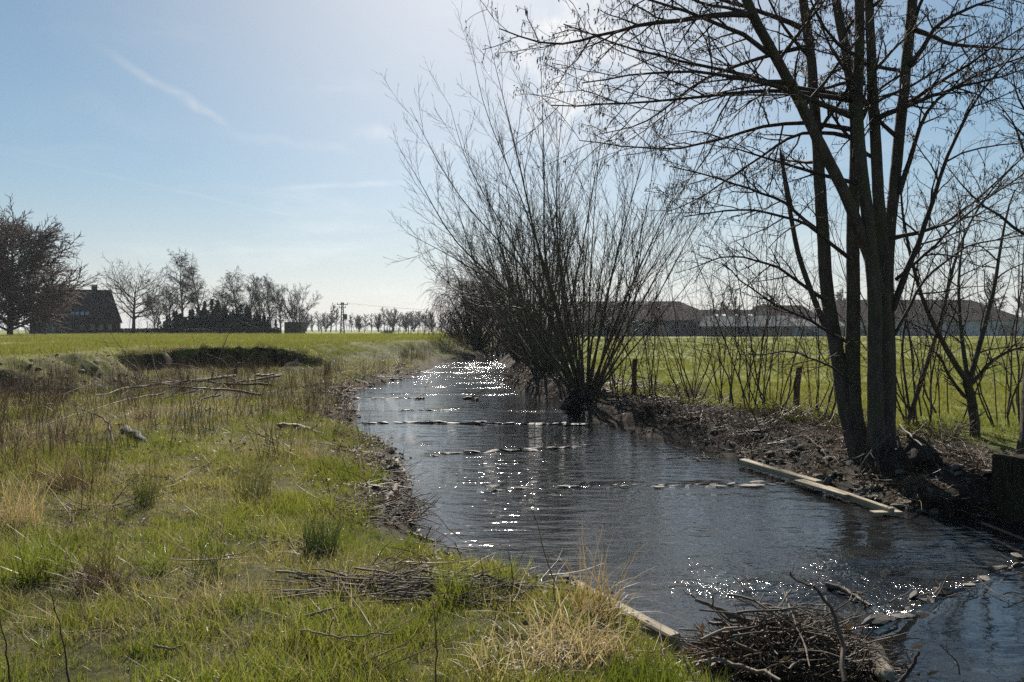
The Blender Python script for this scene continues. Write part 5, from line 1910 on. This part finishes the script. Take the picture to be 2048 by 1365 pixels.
    b('thin upright crooked branch growing out of the brushwood', [(1690, 1365), (1680, 1250), (1640, 1185), (1580, 1150)], .2, .85, .016, .005, M_STICK, kids=4, kl=.2)
    b('pale driftwood slab on the sill right of the brushwood', [(1745, 1300), (1760, 1330), (1775, 1365)], .12, .12, .07, .05, M_DEADWOOD, name='driftwood', kids=0, cat='driftwood')
    b('bleached curved branch in front of the brushwood', [(1345, 1335), (1430, 1322), (1500, 1335), (1560, 1362)], .15, .2, .018, .012, M_DEADWOOD, kids=2)
    b('dark forked stick standing in the pool right of the brushwood', [(1800, 1365), (1825, 1335), (1838, 1305)], .2, .4, .014, .007, M_STICK, kids=3)
    b('thin bent twig standing in the near right pool', [(1920, 1350), (1915, 1325), (1880, 1290)], .1, .25, .005, .003, M_STICK, kids=3)

    # tussocks
    def tuft(label, px, py, n, rad, h, w, lean, mat, name='grass_tussock', droop=.6, cat='tussock', z=None, dens=4):
        p = at(px, py, .55)
        p[2] = land(p[0], p[1]) if z is None else z
        p = at(px, py, p[2])
        P, W, sd = blades(n, rad, h, w, lean, dens, droop)
        o = Geo().ribbons(P, W, sd).build(name, mat, None, loc=tuple(p))
        return tag(o, label, cat, 'tussocks in the meadow')
    tuft('dark green rush tuft in the middle of the meadow', 290, 1015, 110, .1, .5, .006, .32, M_RUSH, 'rush_tuft', .15)
    tuft('round dark green tussock on the bank below the pale reed stems', 640, 1105, 260, .14, .32, .007, .5, M_RUSH)
    tuft('dark rush clump by the brown stalks of the left shore', 510, 995, 160, .22, .42, .006, .3, M_RUSH, 'rush_tuft', .2)
    tuft('broad green tussock at the left edge of the meadow', 95, 1160, 260, .18, .42, .008, .45, M_LUSH)
    tuft('brown domed tussock of dead grass beside the broad green one', 195, 1180, 420, .16, .4, .006, .75, M_STALK, droop=1.5)
    tuft('loose green rush tuft in the near meadow', 415, 1160, 80, .12, .42, .005, .45, M_RUSH, 'rush_tuft', .2)
    tuft('small lush green tuft right of the brown domed tussock', 300, 1150, 130, .16, .26, .008, .4, M_LUSH)
    tuft('brown tussock far left beneath the dry reeds', 40, 1060, 240, .2, .5, .007, .5, M_REED, droop=.9)
    tuft('low brown tussock among the dry reeds further back', 140, 980, 240, .22, .4, .007, .6, M_STALK, droop=1.1)
    tuft('brown grassy hummock just below the fallen branches', 290, 840, 200, .22, .34, .01, .6, M_STALK, droop=1)
    tuft('dark rush tuft on the spit in the far left water', 822, 760, 90, .25, .5, .012, .5, M_RUSH, 'rush_tuft', .3)
    tuft('dry reddish grass clump at the shore of the near stick heap', 905, 1200, 160, .12, .3, .006, .4, M_LUSH)
    # dry reed tumbling over the timber, and the bright green clump before it
    for px, py, n, rad, h, lean, lab in ((1190, 1235, 120, .14, .5, .4, 'pale dry reed clump arching over the timber box'), (1110, 1310, 300, .26, .36, .9, 'wide mat of tumbled dry reed in front of the timber box'),
                                         (1030, 1345, 220, .25, .26, .9, 'low patch of dry reed at the near edge left of the mat'), (1205, 1310, 160, .13, .28, .8, 'dry reed clump between timber box and green grass')):
        tuft(lab, px, py, n, rad, h, .008, lean, M_REED, 'dry_reed_clump', 1.25, 'dry reed', dens=5)
    tuft('bright green grass clump at the near water edge beside the beam', 1285, 1385, 620, .2, .2, .007, .4, M_LUSH)
    tuft('bright green grass clump in the near corner by the brushwood', 1375, 1410, 420, .2, .17, .007, .4, M_LUSH)
    tuft('green tuft hanging over the water right of the stick heap', 1010, 1180, 150, .1, .24, .007, .45, M_LUSH)
    # single dead stalks
    for px, py, top, lean, lab in ((140, 1375, 1180, -40, 'tall dead stalk near the left picture corner'), (20, 1375, 1215, -25, 'dead stalk at the very left of the near edge'), (868, 1375, 1205, -2, 'straight dead stalk alone at the near edge'),
                                   (1125, 1270, 1020, -60, 'thin bent dead stalk rising before the water'), (160, 1040, 930, 4, 'tall stalk in the dry reeds on the left'), (660, 1010, 935, -12, 'thin stalk above the bank left of the leaning log'),
                                   (968, 1190, 1112, -8, 'short dark stalk at the stick heap'), (1025, 1190, 1100, -10, 'thin dark stalk with bent tip right of the stick heap')):
        p = at(px, py, .6)
        p = at(px, py, float(land(p[0], p[1])))
        q = atd(px + lean, top, p[1])
        P = resample([p - [0, 0, .03], p * .6 + q * .4 + [.015, 0, 0], q], 10, 1)
        P[1:-1] += rng.normal(0, .004, (8, 3))
        Rd = taper(1, 10, .0055, .002)
        g = Geo().tubes(P[None] - p, Rd, 5)
        A, Ra = sprout(P[None] - p, Rd, 5, .4, 1, 35, 10, .13, 4, .05, .1, .7, .0015)
        g.tubes(A, Ra, 3)
        tag(g.build('dead_stalk', M_STALK, None, loc=tuple(p)), lab, 'stalk', 'dead stalks near the camera')


build_deadwood()


# ---------------------------------------------------------------- haze
def build_haze(density):
    m = bpy.data.materials.new('haze')
    m.use_nodes = True
    N, L = m.node_tree.nodes, m.node_tree.links
    N.remove(N['Principled BSDF'])
    v = N.new('ShaderNodeVolumePrincipled')
    v.inputs['Color'].default_value = (.86, .92, 1, 1)
    v.inputs['Density'].default_value = density
    v.inputs['Anisotropy'].default_value = .1
    L.new(v.outputs[0], N['Material Output'].inputs['Volume'])
    o = Geo().box((0, 1700, 12), (7600, 4000, 30)).build('haze', m, None, False)
    tag(o, 'thin morning haze over the fields', kind='stuff')


HAZE = 0.00019
if HAZE:
    build_haze(HAZE)
